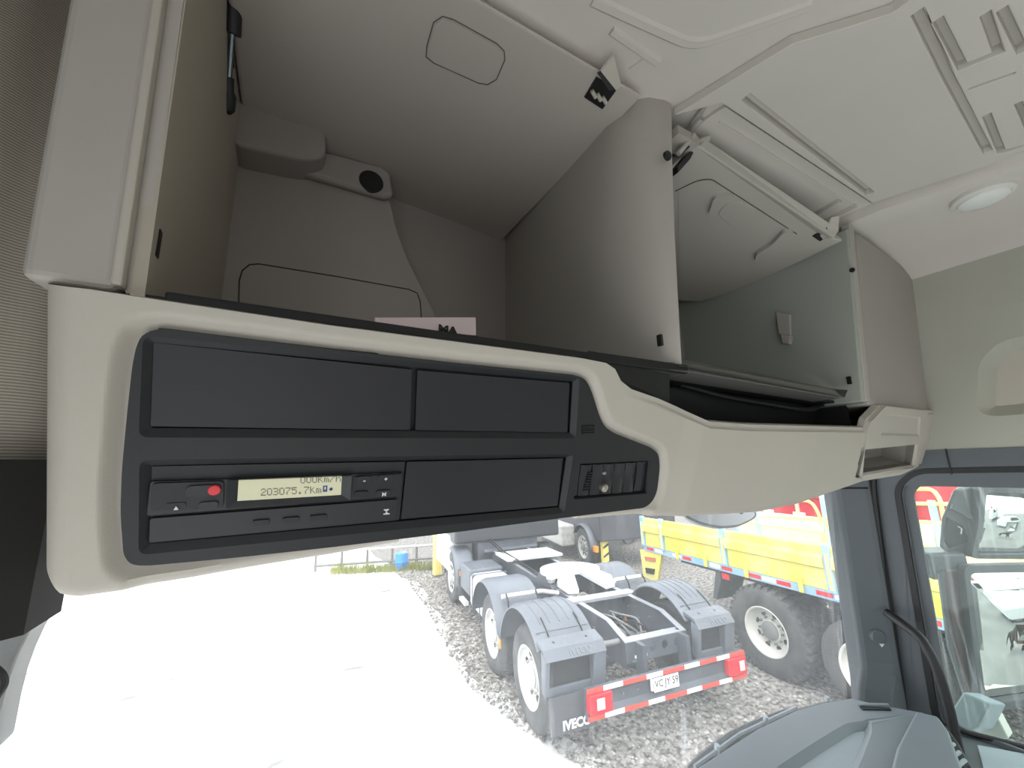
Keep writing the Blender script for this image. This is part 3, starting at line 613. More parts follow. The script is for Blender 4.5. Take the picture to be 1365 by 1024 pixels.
MB().box(.533, .538, pz.y - .005, pz.y + .004, pz.z - .0095, pz.z + .0095).build('catch_slot', GASK, LK)
# raised lid
def lidz(y): return .6044 + .064 * y
LD = Frame((0, .40, lidz(.40)), (1, 0, 0), (0, -1, -.064))   # u = x, v = towards rear, N = down
lid = MB(); lid.hexa([(-.113, .395, .630), (.506, .395, .630), (.530, .99, .668), (-.113, .85, .659), (-.113, .41, .657), (.505, .41, .657), (.530, .99, .69), (-.113, .85, .68)])
lo2 = lid.build('lid', mat('lid_plastic', (186, 179, 172), .65, .15, 900, var=.03), LK, bevel=.006, seg=3)
def lp_(x, y, off=0):
    d = ray(x, y); # plane z = .6044+.064y - off
    k = (.6044 - off) / (d[2] - .064 * d[1]); return Vector(d * k)
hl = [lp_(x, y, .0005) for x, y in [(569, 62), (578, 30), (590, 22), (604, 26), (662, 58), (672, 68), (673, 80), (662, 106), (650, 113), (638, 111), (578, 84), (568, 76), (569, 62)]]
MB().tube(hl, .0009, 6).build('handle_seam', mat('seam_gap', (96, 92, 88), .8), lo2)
MB().prism([lp_(x, y, -.001) for x, y in [(571, 64), (580, 32), (590, 24), (604, 28), (660, 59), (670, 69), (671, 80), (660, 104), (650, 111), (638, 109), (580, 83), (570, 75)]], (0, 0, -.0018)).build('handle_patch', lo2.data.materials[0], lo2)
# latch on the lid edge
lt = MB(); lt.prism([lp_(x, y, .002) for x, y in [(779, 130), (795, 103), (822, 120), (803, 146)]], (0, 0, .004)); lt.build('latch_pocket', GASK, lo2)
for k in range(3): MB().tube([lp_(789 + k * 7, 121 + k * 4.2, .004), lp_(794 + k * 7, 130 + k * 4, .006)], .0035).build('latch_roller', CREAM, lo2, smooth=True)
MB().prism([lp_(800, 93, .004), lp_(817, 71, -.012), lp_(827, 112, .006), lp_(820, 118, .01)], (.002, 0, -.003)).build('latch_hook', CREAM, lo2)
MB().prism([lp_(796, 97, .006), lp_(801, 94, .004), lp_(821, 119, .01), lp_(812, 120, .012)], (0, 0, -.001)).build('latch_spring', GASK, lo2)
# gas strut
gs = MB(); a = at(303, 132, y=.66); b = at(309, 45, y=.60); c_ = at(314, -60, y=.545)
STR = tag(thing('gas_strut', a, 'black gas strut with steel rod holding up the left locker lid', 'strut'))
MB().tube([a, b], .0042, 12).build('rod', STEEL, STR, smooth=True, label='polished steel rod')
MB().tube([b, c_], .0115, 14).build('cylinder', BLACK2, STR, smooth=True)
MB().lathe([(.006, -.02), (.011, -.014), (.0115, .006), (.008, .012), (.007, .03)], a, b - a, 16).build('end_socket', BLACK, STR, smooth=True)
MB().tube([a, a + Vector((-.028, 0, .004))], .007, 12).build('ball_joint', BLACK, STR, smooth=True)
MB().tube([at(289, 118, x=-.116) if False else Vector((-.112, .655, .62)), Vector((-.112, .60, .70))], .0012, 6).build('cable', GASK, STR)
# booklet
bk = thing('booklet', (.25, .49, .157), 'pale pink printed booklet lying inside the left locker', 'booklet')
b1 = [at(485, 426, y=.50), at(634, 423.5, y=.50), at(634, 450, y=.485), at(560, 446, y=.478)]
MB().prism([at(500, 423.5, y=.52), at(634, 423.2, y=.52), at(634.5, 447, y=.515), at(500, 440, y=.515)], (0, .006, 0)).build('cover', PAPER, bk)
text('print', 'MA', at(597, 440.5, y=.512), (1, 0, -.02), (0, 0, 1), .016, INK, bk, bold=.0008, xs=1.2)
# right locker
LR = thing('overhead_locker', (.92, .6, .16), 'smaller open locker on the right beside the rounded end cap', 'cabinet', 'overhead lockers')
MB().hexa([(1.262, .440, .135), (1.292, .437, .135), (1.292, .99, .135), (1.26, .95, .135), (1.275, .402, .60), (1.312, .402, .60), (1.30, .99, .60), (1.26, .95, .60)]).build('side_wall', mat('locker_side', (160, 165, 156), .65, .15, 900, var=.04), LR, bevel=.004)
cbox(1.275, 1.300, .001, .02, v0=-.012, v1=.47, ub0=1.285, ub1=1.31).build('reveal', LOCK, LR, bevel=.003)
MB().hexa([(1.298, .441, .128), (1.71, .441, .122), (1.71, .80, .122), (1.298, .80, .128), (1.325, .399, .604), (1.735, .409, .585), (1.735, .80, .585), (1.325, .80, .604)]).build('end_cap', mat('end_cap_plastic', (160, 155, 148), .65, .15, 900, var=.04), LR, bevel=.012, seg=4, label='rounded closed end cap')
MB().hexa([(1.293, .452, .135), (1.300, .452, .135), (1.300, .6, .135), (1.293, .6, .135), (1.312, .415, .60), (1.325, .415, .60), (1.325, .6, .60), (1.312, .6, .60)]).build('cap_gap', GASK, LR)
MB().box(.587, 1.27, .93, .95, .05, .70).build('back_wall', INNER, LR)
MB().prism([(.587, .50, .152), (1.262, .50, .140), (1.262, .93, .140), (.587, .93, .152)], (0, 0, .006)).build('shelf_mat', MATB, LR)
d_ = ray(1133, 507); q = Vector(d_ * (1.262 / d_[0])); MB().box(1.259, 1.264, q.y - .003, q.y + .006, q.z - .010, q.z + .010).build('catch_slot', GASK, LR)
d_ = ray(1136, 360); q = Vector(d_ * (1.267 / d_[0])); MB().lathe([(0, .002), (.006, .002), (.006, -.002)], q, (-1, 0, 0), 16).build('screw_cap', GASK, LR)
bq = [Vector(ray(x, y) * (1.262 / ray(x, y)[0])) for x, y in [(1036, 416), (1055, 420), (1056, 448), (1040, 446)]]
MB().prism(bq, (-.010, 0, 0)).build('hook_boss', LOCK, LR, bevel=.002)
bq = [Vector(ray(x, y) * (1.262 / ray(x, y)[0])) for x, y in [(1044, 446), (1058, 449), (1056, 460), (1046, 458)]]
MB().prism(bq, (-.016, 0, 0)).build('hook', LOCK, LR, bevel=.002)
# right lid, raised
def rl(x, y, off=0):
    # plane through (.665,.405,.602) (1.24,.405,.558) (.9,.88,.565)
    a_, b_, c_ = np.array([.665, .405, .602]), np.array([1.24, .405, .560]), np.array([.92, .88, .572]); n_ = np.cross(b_ - a_, c_ - a_); n_ /= np.linalg.norm(n_)
    if n_[2] > 0: n_ = -n_
    d = ray(x, y); k = (n_ @ a_ + off) / (n_ @ d); return Vector(d * k)
lidm = mat('lid_plastic_right', (184, 180, 172), .65, .15, 900, var=.03)
body_px = [(931, 200), (1108, 322), (1123, 321), (1060, 352), (997, 383), (930, 402), (905, 402), (905, 258)]
lr = MB().prism([rl(*p) for p in [(928, 192), (1108, 317), (1124, 321), (997, 383), (935, 402), (880, 400), (880, 235)]], (0, .004, .018)).build('lid', lidm, LR, bevel=.004, seg=3)
MB().prism([rl(*p, .001) for p in [(904, 253), (930, 242), (946, 240), (958, 246), (1058, 309), (1062, 314), (1035, 336), (1005, 348), (960, 366), (905, 386)]], (0, 0, .0005)).build('inner_moulding', lidm, lr)
MB().tube(curve_pts([rl(*p, .001) for p in [(900, 255), (930, 240.5), (948, 238.5), (1062, 312)]], .02), .0012, 6).build('moulding_seam', mat('seam_dark', (90, 88, 84), .8), lr)
MB().prism(r3([rl(*p, .012) for p in [(1060, 311), (1036, 338), (1006, 350), (1008, 340), (1028, 328), (1046, 309)]]), (0, 0, .012)).build('moulding_step', lidm, lr)
MB().prism(r3([rl(*p, .010) for p in [(952, 264), (973, 260), (980, 264), (962, 272), (958, 282), (948, 290), (945, 284)]]), (0, 0, .010)).build('finger_ridge', lidm, lr)
MB().prism(r3([rl(*p, .003) for p in [(956, 286), (968, 272), (986, 269), (1012, 282), (1003, 299), (976, 303)]]), (0, 0, .003)).build('handle_patch', lidm, lr, bevel=.003)
MB().prism([rl(*p, .002) for p in [(1083, 315), (1102, 304), (1108, 312), (1093, 322)]], (0, 0, .003)).build('latch_pocket', GASK, lr)
MB().prism([rl(*p, .004) for p in [(1093, 314), (1103, 307), (1107, 312), (1097, 319)]], (0, 0, .002)).build('latch_roller', CREAM, lr)
MB().prism([rl(1102, 306, .002), rl(1108, 290, -.02), rl(1118, 288, -.02), rl(1117, 306, .002), rl(1112, 312, .006)], (.003, 0, 0)).build('latch_hook', CREAM, lr)
MB().prism([at(932, 196, z=.60), at(1112, 318, z=.553), at(1120, 306, z=.572), at(940, 184, z=.625)], (0, .02, .01)).build('edge_roll', lidm, lr, bevel=.004, seg=3)
hinge = hb.build('hinge_bracket', LOCK, LR, smooth=True)
hk2 = MB(); hk2.prism([at(903, 222, y=.42), at(925, 196, y=.42), at(932, 188, y=.42), at(920, 212, y=.42), at(904, 230, y=.42)], (0, .02, 0)); hk2.tube([at(905, 205, y=.42), at(928, 186, y=.41)], .004)
hk2.build('hinge_spring', GASK, LR)
MB().lathe([(0, .004), (.006, .004), (.007, 0), (.007, -.01)], at(924, 184, y=.405), (0, -1, 0), 18).build('hinge_bolt', GASK, LR, smooth=True)
# ================================================================== GRAB HANDLE, DASHBOARD, WIPERS
gh = thing('grab_handle', (1.6, .56, -.5), 'black curved grab handle on the right windshield pillar', 'handle')
MB().tube(curve_pts([(1.66, .625, -.475), (1.625, .572, -.492), (1.61, .54, -.505), (1.60, .516, -.56), (1.60, .508, -.65), (1.59, .505, -.80)], .05, 7), .0125, 12).build('bar', BLACK, gh, smooth=True)
ds = thing('dashboard', (1.1, .55, -.8), 'grey moulded dashboard top beneath the right side of the windshield', 'dashboard')
ZD = -.65; G = Frame((0, 0, ZD), (1, 0, 0), (0, 1, 0))
g = lambda *p, n=0: [G.uv(x, y, n) for x, y in p]
do = g((760, 1180), (930, 1024), (965, 1001), (1010, 972), (1060, 948), (1100, 937), (1135, 931), (1165, 938), (1230, 950), (1256, 964), (1265, 980), (1290, 1024), (1330, 1100), (1250, 1250))
hole = rpoly(g((985, 1075), (1036, 1022), (1085, 990), (1128, 964), (1160, 960), (1163, 975), (1150, 1010), (1120, 1075)), .02, 5)
plate('body', G, do, DASH, ds, n0=0, t=.25, holes=[(hole, .016, .012)], bevel=.012)
plate('tray_floor', G, inset(hole, .01), DASHL, ds, n0=-.012, t=.01)
MB().prism([G.P(*p, .0) for p in g((1178, 1075), (1196, 1005), (1222, 955), (1252, 962), (1266, 982), (1300, 1075))], (0, 0, .012)).build('right_hump', DASH, ds, bevel=.01, seg=3)
MB().prism([G.P(*p, .0) for p in g((1146, 943), (1186, 945), (1188, 948), (1150, 947))], (0, 0, .003)).build('demister_slot', GASK, ds)
MB().prism([G.P(*p, .0) for p in g((1143, 940), (1184, 941), (1186, 943), (1146, 943))], (0, 0, .006)).build('demister_lip', DASH, ds)
vf = Frame(at(1268, 1000, z=-.67), (.35, -.9, -.25), (-.2, -.15, 1))
vent = MB(); vv = [at(x, y, z=-.66) for x, y in [(1250, 985), (1262, 975), (1280, 1000), (1296, 1030), (1282, 1032)]]
vent.prism(vv, (0, 0, .014)); vent.build('air_vent', BLACK, ds, bevel=.003)
for k in range(4):
    a, b = at(1254 + k * 7.5, 988 + k * 11, z=-.644), at(1264 + k * 7.5, 981 + k * 11, z=-.644); MB().tube([a, b], .004, 8).build('vent_slat', DASHL, ds)
dt = thing('door_trim', (1.6, .4, -.8), 'dark grey door sill panel with pale inset below the side window', 'door panel')
dq = [at(x, y, z=-.77) for x, y in [(1258, 968), (1290, 977), (1420, 1012), (1440, 1090), (1310, 1110)]]
MB().prism(dq, (0, 0, -.03)).build('body', DGREY, dt, bevel=.008)
MB().prism([at(x, y, z=-.768) for x, y in [(1303, 995), (1395, 1012), (1400, 1050), (1312, 1030)]], (0, 0, .004)).build('inset', DASHL, dt, bevel=.003)
MB().tube([at(x, y, z=-.76) for x, y in [(1256, 966), (1290, 977), (1420, 1010)]], .007, 8).build('sill_seal', GASK, dt)
# wipers and cowl outside the glass
cw = st(MB().prism([(-.3, .80, -.9), (1.75, .80, -.9), (1.75, .93, -.95), (-.3, .93, -.95)], (0, 0, .05)).build('trim_10', BLACK))
def wip(pts, base, lab, grp):
    w = thing('wiper', pts[0], lab, 'wiper')
    MB().tube(pts, .008, 8).build('blade', GASK, w, smooth=True)
    MB().tube([p + Vector((0, -.004, .014)) for p in pts[::2]], .005, 6).build('frame', DASH, w)
    MB().tube(curve_pts(base, .1), .0095, 8).build('arm', BLACK, w, smooth=True)
    for k in (1, 3, 5):
        if k < len(pts): MB().tube([pts[k] + Vector((0, 0, -.002)), pts[k] + Vector((0, -.005, .024))], .007, 6).build('bracket', DASHL, w)
    return w
wip([at(x, y, y=.80) for x, y in [(925, 1030), (955, 1006), (985, 986), (1020, 967), (1060, 950), (1102, 939)]], [at(905, 1040, y=.82), at(938, 1008, y=.83), at(968, 984, y=.84), at(1000, 968, y=.83), at(1050, 949, y=.80)], 'black wiper blade and arm resting on the glass above the dashboard', 'wipers')
MB().tube([at(x, y, y=.79) for x, y in [(900, 1060), (950, 1022), (1000, 990), (1050, 962), (1112, 938)]], .010, 8).build('trim_11', GASK, smooth=True)['kind'] = 'structure'
# ================================================================== MIRRORS
mm = thing('side_mirror', (2.15, .6, -.9), 'tall dark side mirror assembly outside the right window', 'mirror')
MN = np.array([-.81, -1.22, 0.02]); MN /= np.linalg.norm(MN); MO = np.array([2.10, .54, -.40]); MU = np.cross([0, 0, 1.], MN); MU /= np.linalg.norm(MU)
MF = Frame(MO, MU if MU[0] > 0 else -MU, np.array([0, 0, 1.]) + .04 * MN)
if MF.N @ MN < 0: MF.N = -MF.N
MIR = mat('mirror_glass', (205, 208, 208), .0, metal=1)
MGR = mat('mirror_housing', (74, 76, 82), .35, var=.1)
MGR2 = mat('mirror_housing_red_tint', (78, 52, 54), .3, rgb2=(70, 66, 72), vscale=9)
def hull(F_, poly, depth, shrink, m, name, parent, n0=0.0):
    mb = MB(); L0 = len(poly); cxy = (sum(p[0] for p in poly) / L0, sum(p[1] for p in poly) / L0); rings = []
    for k in range(6):
        t = k / 5; s = 1 - shrink * t * t; rings += [F_.P(cxy[0] + (p[0] - cxy[0]) * s, cxy[1] + (p[1] - cxy[1]) * s, n0 - depth * t) for p in poly]
    fs = [(k * L0 + i, k * L0 + (i + 1) % L0, (k + 1) * L0 + (i + 1) % L0, (k + 1) * L0 + i) for k in range(5) for i in range(L0)] + [tuple(range(5 * L0, 6 * L0))]
    mb.add(rings, fs); return mb.build(name, m, parent, smooth=True, ang=60)
gl = rpoly([MF.uv(x, y) for x, y in [(1290, 764), (1420, 762), (1425, 918), (1312, 937)]], .02, 5)
ho_ = rpoly([MF.uv(x, y, .004) for x, y in [(1282, 754), (1440, 750), (1445, 930), (1306, 950)]], .03, 5)
def mirror(F_, glp, hop, curve, hname, gname, depth, hm, edge_m):
    plate(hname + '_rim', F_, hop, edge_m, mm, n0=.010, t=.03, holes=[(inset(glp, -.002), .0, 0)], bevel=.004)
    hull(F_, hop, depth, .35, hm, hname, mm, n0=-.01)
    us_ = [p[0] for p in glp]; vs_ = [p[1] for p in glp]; c0 = (sum(us_) / len(us_), sum(vs_) / len(vs_)); vs, fs = [F_.P(c0[0], c0[1], .002)], []
    R_ = 10; L0 = len(glp); hh = lambda a, b: .004 - curve * (a * a + b * b)
    for r in range(1, R_ + 1):
        for p in glp:
            a, b = (p[0] - c0[0]) * r / R_, (p[1] - c0[1]) * r / R_; vs.append(F_.P(c0[0] + a, c0[1] + b, hh(a, b)))
    fs += [(0, 1 + i, 1 + (i + 1) % L0) for i in range(L0)]
    for r in range(R_ - 1): fs += [(1 + r * L0 + i, 1 + r * L0 + (i + 1) % L0, 1 + (r + 1) * L0 + (i + 1) % L0, 1 + (r + 1) * L0 + i) for i in range(L0)]
    mesh_obj(gname, vs, fs, MIR, mm, smooth=True, ang=80, label='reflecting mirror glass')
mirror(MF, gl, ho_, .42, 'main_housing', 'main_glass', .10, MGR2, MGR)
MF2 = Frame(MO + np.array([0, 0, .22]), MF.U, np.array([0, 0, 1.]) + .13 * MN); 
if MF2.N @ MN < 0: MF2.N = -MF2.N
gl2 = rpoly([MF2.uv(x, y) for x, y in [(1312, 656), (1400, 660), (1395, 728), (1365, 737), (1299, 738), (1308, 700)]], .015, 5)
ho2 = rpoly([MF2.uv(x, y, .004) for x, y in [(1304, 646), (1415, 652), (1408, 738), (1365, 745), (1292, 744), (1302, 700)]], .02, 5)
mirror(MF2, gl2, ho2, 1.3, 'wide_angle_housing', 'wide_angle_glass', .12, MGR, MGR)
# neck between housings, front cheek of upper housing
nk = MF2.P(*MF2.uv(1300, 740), -.05)
MB().prism([Vector(MF2.O + MF2.U * a + MF2.N * b + np.array([0, 0, MF2.uv(1280, 738)[1]])) for a, b in [(-.10, -.02), (.03, -.02), (.03, -.10), (-.10, -.10)]], (0, 0, -.09)).build('neck', MGR, mm, bevel=.01)
ck = [MF2.P(*MF2.uv(x, y, -.03), -.03) for x, y in [(1270, 652), (1306, 646), (1304, 700), (1294, 742), (1262, 738), (1251, 728), (1254, 690)]]
MB().prism(ck, Vector(MF2.N) * .012).build('cheek', MGR, mm, bevel=.008)
MB().prism([MF2.P(*MF2.uv(x, y, -.017), -.017) for x, y in [(1262, 690), (1282, 700), (1290, 722), (1266, 730), (1258, 720)]], Vector(MF2.N) * .004).build('cheek_inset', BLACK, mm)
MB().prism([MF2.P(*MF2.uv(x, y, -.015), -.015) for x, y in [(1268, 672), (1300, 690), (1299, 695), (1266, 678)]], Vector(MF2.N) * .006).build('cheek_rib', MGR, mm)
hk3 = [MF2.P(*MF2.uv(x, y, -.008), -.008) for x, y in [(1277, 702), (1282, 705), (1281, 712)]]
MB().tube(hk3, .0018).build('cable_end', WHT, mm)
ck = [MF.P(*MF.uv(x, y, -.03), -.03) for x, y in [(1250, 764), (1256, 758), (1290, 756), (1313, 942), (1302, 952), (1290, 928), (1266, 850)]]
MB().prism(ck, Vector(MF.N) * .014).build('side_cheek', MGR2, mm, bevel=.008)
ck = [MF.P(*MF.uv(x, y, -.012), -.012) for x, y in [(1249, 764), (1255, 759), (1264, 850), (1286, 924), (1300, 952), (1284, 930), (1262, 862)]]
MB().prism(ck, Vector(MF.N) * .008).build('cheek_edge', MGR, mm)
# lower arm of the mirror
q = [at(x, y, x=1) * 1 for x, y in []]
def rx(x, y, X): d = ray(x, y); return Vector(d * (X / d[0]))
bb = MB(); f1 = [rx(x, y, 1.93) for x, y in [(1262, 956), (1283, 922), (1321, 938), (1305, 970), (1290, 976)]]
bb.prism(f1, (.06, -.02, -.01)); bb.build('arm_cover', mat('arm_cover_plastic', (136, 150, 158), .5), mm, bevel=.006)
MB().prism([rx(x, y, 1.99) for x, y in [(1296, 974), (1316, 950), (1330, 956), (1345, 985), (1320, 990)]], (.05, 0, 0)).build('arm_bracket', mat('arm_bracket_pale', (196, 196, 190), .6), mm, bevel=.004)
# kerb mirror hanging in front of the windshield top
km = thing('kerb_mirror', at(960, 690, y=1.1), 'grey rounded front mirror hanging above the windshield before the yellow truck', 'mirror')
kf = Frame(at(960, 685, y=1.1), (1, 0, 0), (0, .55, 1))
kpoly = [kf.uv(x, y) for x, y in [(905, 678), (915, 690), (935, 699), (960, 704), (985, 702), (1002, 694), (1009, 688), (1000, 668), (915, 668)]]
hull(kf, rpoly(kpoly, .03, 4), .05, .4, mat('kerb_housing', (140, 142, 146), .4), 'housing', km)
plate('rim', kf, rpoly(kpoly, .03, 4), BLACK, km, n0=.004, t=.008, holes=[(inset(rpoly(kpoly, .03, 4), .006), 0, 0)])
plate('glass', kf, inset(rpoly(kpoly, .03, 4), .004), mat('kerb_glass', (150, 152, 156), .3), km, n0=.002, t=.004)
MB().tube([at(985, 684, y=1.1), at(1010, 660, y=1.12), at(1020, 620, y=1.12)], .012, 8).build('arm', BLACK, km)
#@@OUTSIDE@@
# ================================================================== CHASSIS TRUCK (local frame: x right, y forward, z up from the ground)
PAINT = mat('chassis_grey', (70, 74, 82), .5, rgb2=(92, 97, 106), vscale=4)
PLAS = mat('fender_plastic', (92, 97, 106), .45, .2, 200, rgb2=(108, 114, 122), vscale=3)
TYRE = mat('tyre_rubber', (62, 63, 65), .8, .4, 60, rgb2=(92, 92, 92), vscale=5)
RIMW = mat('rim_white', (206, 207, 203), .4, rgb2=(176, 176, 172), vscale=9)
HUBG = mat('hub_grey', (120, 120, 120), .5)
ALU = mat('bright_aluminium', (226, 228, 230), .35, metal=.3)
TRED = mat('reflector_red', (214, 74, 60), .4); TWHT = mat('reflector_white', (240, 240, 240), .4)
LRED = mat('lamp_red', (214, 24, 44), .2); LWHT = mat('lamp_clear', (250, 215, 215), .2)
ORNG = mat('lamp_orange', (245, 160, 50), .4)
def wheel(parent, c, side, R=.5, w=.3, rr=.29, lugs=0, rim=None, deep=.0, name='tyre', hubm=None):
    """wheel whose outer face is at x = c[0]; side = -1 outer face looks to -x"""
    c = Vector(c); ax = Vector((side, 0, 0))
    prof = [(rr, -.03), (rr + .01, .0), (rr + .05, .012), (R - .07, .015), (R - .03, .0), (R - .004, -.03), (R, -.05), (R, -.5 * w), (R, .05 - w), (R - .004, .03 - w), (R - .03, -w), (rr, -w)]
    mb = MB().lathe(prof, c, ax, 48, cap=False)
    for rib_ in (.3, .5, .7): pass
    n = lugs or 44
    for k in range(n):
        a0 = 2 * math.pi * k / n; da = 2 * math.pi / n * (.52 if lugs else .55); h = .034 if lugs else .006
        rows = [(-.03, -.44 * w), (-.56 * w, .03 - w)] if lugs else [(-.04, -.26 * w), (-.30 * w, -.48 * w), (-.52 * w, -.70 * w), (-.74 * w, .04 - w)]
        for j, (o0, o1) in enumerate(rows):
            s0 = (.5 if j % 2 else 0) * 2 * math.pi / n
            P = lambda r, a, o: c + ax * o + Vector((0, math.cos(a), math.sin(a))) * r
            sk = .5 * da * (1 if j else -1) if lugs else .2 * da
            mb.hexa([P(R - .006, a0 + s0, o0), P(R - .006, a0 + s0 + da, o0), P(R - .006, a0 + s0 + da + sk, o1), P(R - .006, a0 + s0 + sk, o1), P(R + h, a0 + s0, o0), P(R + h, a0 + s0 + da, o0), P(R + h, a0 + s0 + da + sk, o1), P(R + h, a0 + s0 + sk, o1)])
            if lugs:  # shoulder of the lug running down the sidewall
                if j == 0: mb.hexa([P(R - .05, a0 + .01, .004), P(R - .05, a0 + da - .01, .004), P(R - .05, a0 + da - .01, -.02), P(R - .05, a0 + .01, -.02), P(R + h * .8, a0, -.012), P(R + h * .8, a0 + da, -.012), P(R + h * .8, a0 + da, -.04), P(R + h * .8, a0, -.04)])
    ty = mb.build(name, TYRE, parent, smooth=True, ang=30, world=False)
    rm = MB().lathe([(rr, -.02), (rr + .012, .004), (rr + .004, .008), (rr - .012, .0), (rr - .02, -.03 - deep * .3), (rr - .05, -.04 - deep * .8), (rr - .11, -.045 - deep), (.14, -.045 - deep), (.13, -.02 - deep), (.11, -.015 - deep)], c, ax, 40, cap=False).build('rim', rim or RIMW, parent, smooth=True, ang=40, world=False)
    h = MB().lathe([(.115, -.06 - deep), (.115, .0 - deep), (.09, .02 - deep), (.06, .03 - deep), (0, .03 - deep)], c, ax, 24, cap=False)
    for k in range(10):
        a = 2 * math.pi * k / 10; q = c + Vector((0, math.cos(a), math.sin(a))) * .155; h.lathe([(.014, -.05 - deep), (.014, -.01 - deep), (0, -.005 - deep)], q, ax, 6, cap=False)
    h.build('hub', hubm or HUBG, rm, smooth=True, ang=40, world=False)
    v = MB()
    for k in range(8):
        a = 2 * math.pi * (k + .5) / 8; q = c + Vector((0, math.cos(a), math.sin(a))) * (rr - .085); v.lathe([(.033, -.1), (.033, -.034 - deep), (0, -.0335 - deep)], q, ax, 12, cap=False)
    v.build('hand_holes', GASK, rm, world=False, kind='stuff')
    return ty
TR_A = RAD(8.56); TRO = Vector((2.603, 4.077, GZ))
ct = thing('chassis_truck', TRO, 'dark grey bare tractor chassis with white rims and red-white striped bumper', 'truck', rz=-TR_A)
_r = np.array([math.cos(TR_A), -math.sin(TR_A), 0]); _t = np.array([math.sin(TR_A), math.cos(TR_A), 0]); _M = np.array([_r, _t, [0, 0, 1]])
def tl(px, py, **k):
    """pixel -> point of the truck's own frame on a plane x=, y= or z= of that frame"""
    ax, v = list(k.items())[0]; d = _M @ ray(px, py); o = -_M @ np.array(TRO); i = 'xyz'.index(ax); return Vector(o + d * ((v - o[i]) / d[i]))
B = dict(world=False)
for (x, y, w_) in [(-.12, .15, .32), (-.12, 1.44, .32), (0, 4.6, .3)]:
    wheel(ct, (x, y, .5), -1, w=w_, deep=.03 if y < 4 else -.03, hubm=mat('hub_pale', (176, 177, 174), .4) if 'hub_pale' not in bpy.data.materials else bpy.data.materials['hub_pale'])
for (x, y) in [(2.14, .15), (2.14, 1.44), (2.3, 4.6)]: wheel(ct, (x, y, .5), 1, w=.32, deep=.02)
# rails with sloped tails
for x0 in (.80, 1.56):
    w_ = .07; zt = .98
    prof_ = [(-.36, .86), (-.02, .97), (.9, .98), (6.2, 1.0), (6.2, .72), (.4, .68), (.1, .62), (-.36, .60)]
    MB().prism([(x0 + (.0 if x0 < 1 else .062), y, z) for y, z in prof_], (.008, 0, 0)).build('frame_rail', PAINT, ct, **B)
    MB().prism([(x0, y, z) for y, z in prof_[:4]] + [(x0, y, z + .008) for y, z in prof_[:4]][::-1], (w_, 0, 0)).build('rail_flange', ALU if 0 else mat('rail_top', (150, 154, 160), .4), ct, **B)
    bo = MB()
    for k in range(16): bo.lathe([(.012, -.01), (.012, .012), (0, .012)], (x0 + (-.0 if x0 < 1 else .05), -.2 + k * .22, .82 - .08 * (k % 2)), (-1, 0, 0), 6)
    bo.build('rail_bolts', HUBG, ct, kind='stuff', **B)
# rear cross member: folded top and plate with round holes
cx0, cx1 = .80, 1.63
CF = Frame((0, -.37, .60), (1, 0, 0), (0, 0, 1))
cm = plate('cross_member', CF, [(cx0, .06), (cx1, .06), (cx1, .26), (cx0, .26)], PAINT, ct, t=.01, world=False, holes=[([(x + .045 * math.cos(a), .17 + .045 * math.sin(a)) for a in [2 * math.pi * k / 16 for k in range(16)]], 0, 0) for x in (1.15, 1.32, 1.49)])
MB().box(cx0, cx1, -.37, -.25, .855, .865).build('cross_member_top', bpy.data.materials['rail_top'], ct, **B)
cl_ = MB()
for x in (.86, 1.56): cl_.lathe([(.025, 0), (.025, .0006)], (x, -.31, .866), (0, 0, 1), 14)
cl_.build('bolt_holes', GASK, ct, kind='stuff', **B)
MB().box(.90, 1.06, -.384, -.380, .70, .73).build('white_sticker', TWHT, ct, **B)
MB().box(.87, .98, -.384, -.380, .67, .685).build('green_sticker', mat('green_tape', (90, 150, 120), .5), ct, **B)
for y in (.75, 2.3, 3.4): MB().box(.86, 1.58, y, y + .10, .70, .95).build('cross_beam', PAINT, ct, **B)
MB().box(.70, 1.72, .62, .80, .965, 1.0).build('rear_saddle', bpy.data.materials['rail_top'], ct, **B)
# axles, air hoses and brake parts between the rails
for y in (.15, 1.44):
    MB().tube([(.1, y, .5), (.9, y, .5), (1.0, y, .52), (1.4, y, .52), (1.5, y, .5), (2.3, y, .5)], .075, 12).build('axle', PAINT, ct, smooth=True, **B)
    MB().lathe([(.05, -.16), (.17, -.1), (.2, 0), (.17, .1), (.05, .16)], (1.2, y, .55), (0, 1, 0), 16).build('differential', PAINT, ct, smooth=True, **B)
rnd = random.Random(3)
for k in range(7):
    p = [Vector((rnd.uniform(.9, 1.5), .6 - i * .2, rnd.uniform(.65, .85))) for i in range(4)]
    MB().tube(curve_pts(p, .1), .012, 6).build('air_hose', GASK if k % 2 else HUBG, ct, smooth=True, **B)
MB().tube([(.92, -.28, .4), (1.55, -.3, .42)], .03, 8).build('rear_tube', PAINT, ct, smooth=True, **B)
for x in (.92, 1.5): MB().box(x, x + .05, -.5, -.36, .42, .86).build('bumper_bracket', PAINT, ct, **B)
MB().lathe([(.12, -.2), (.13, -.15), (.13, .15), (.12, .2)], (1.25, .3, .50), (1, 0, 0), 18).build('air_tank', PAINT, ct, smooth=True, **B)
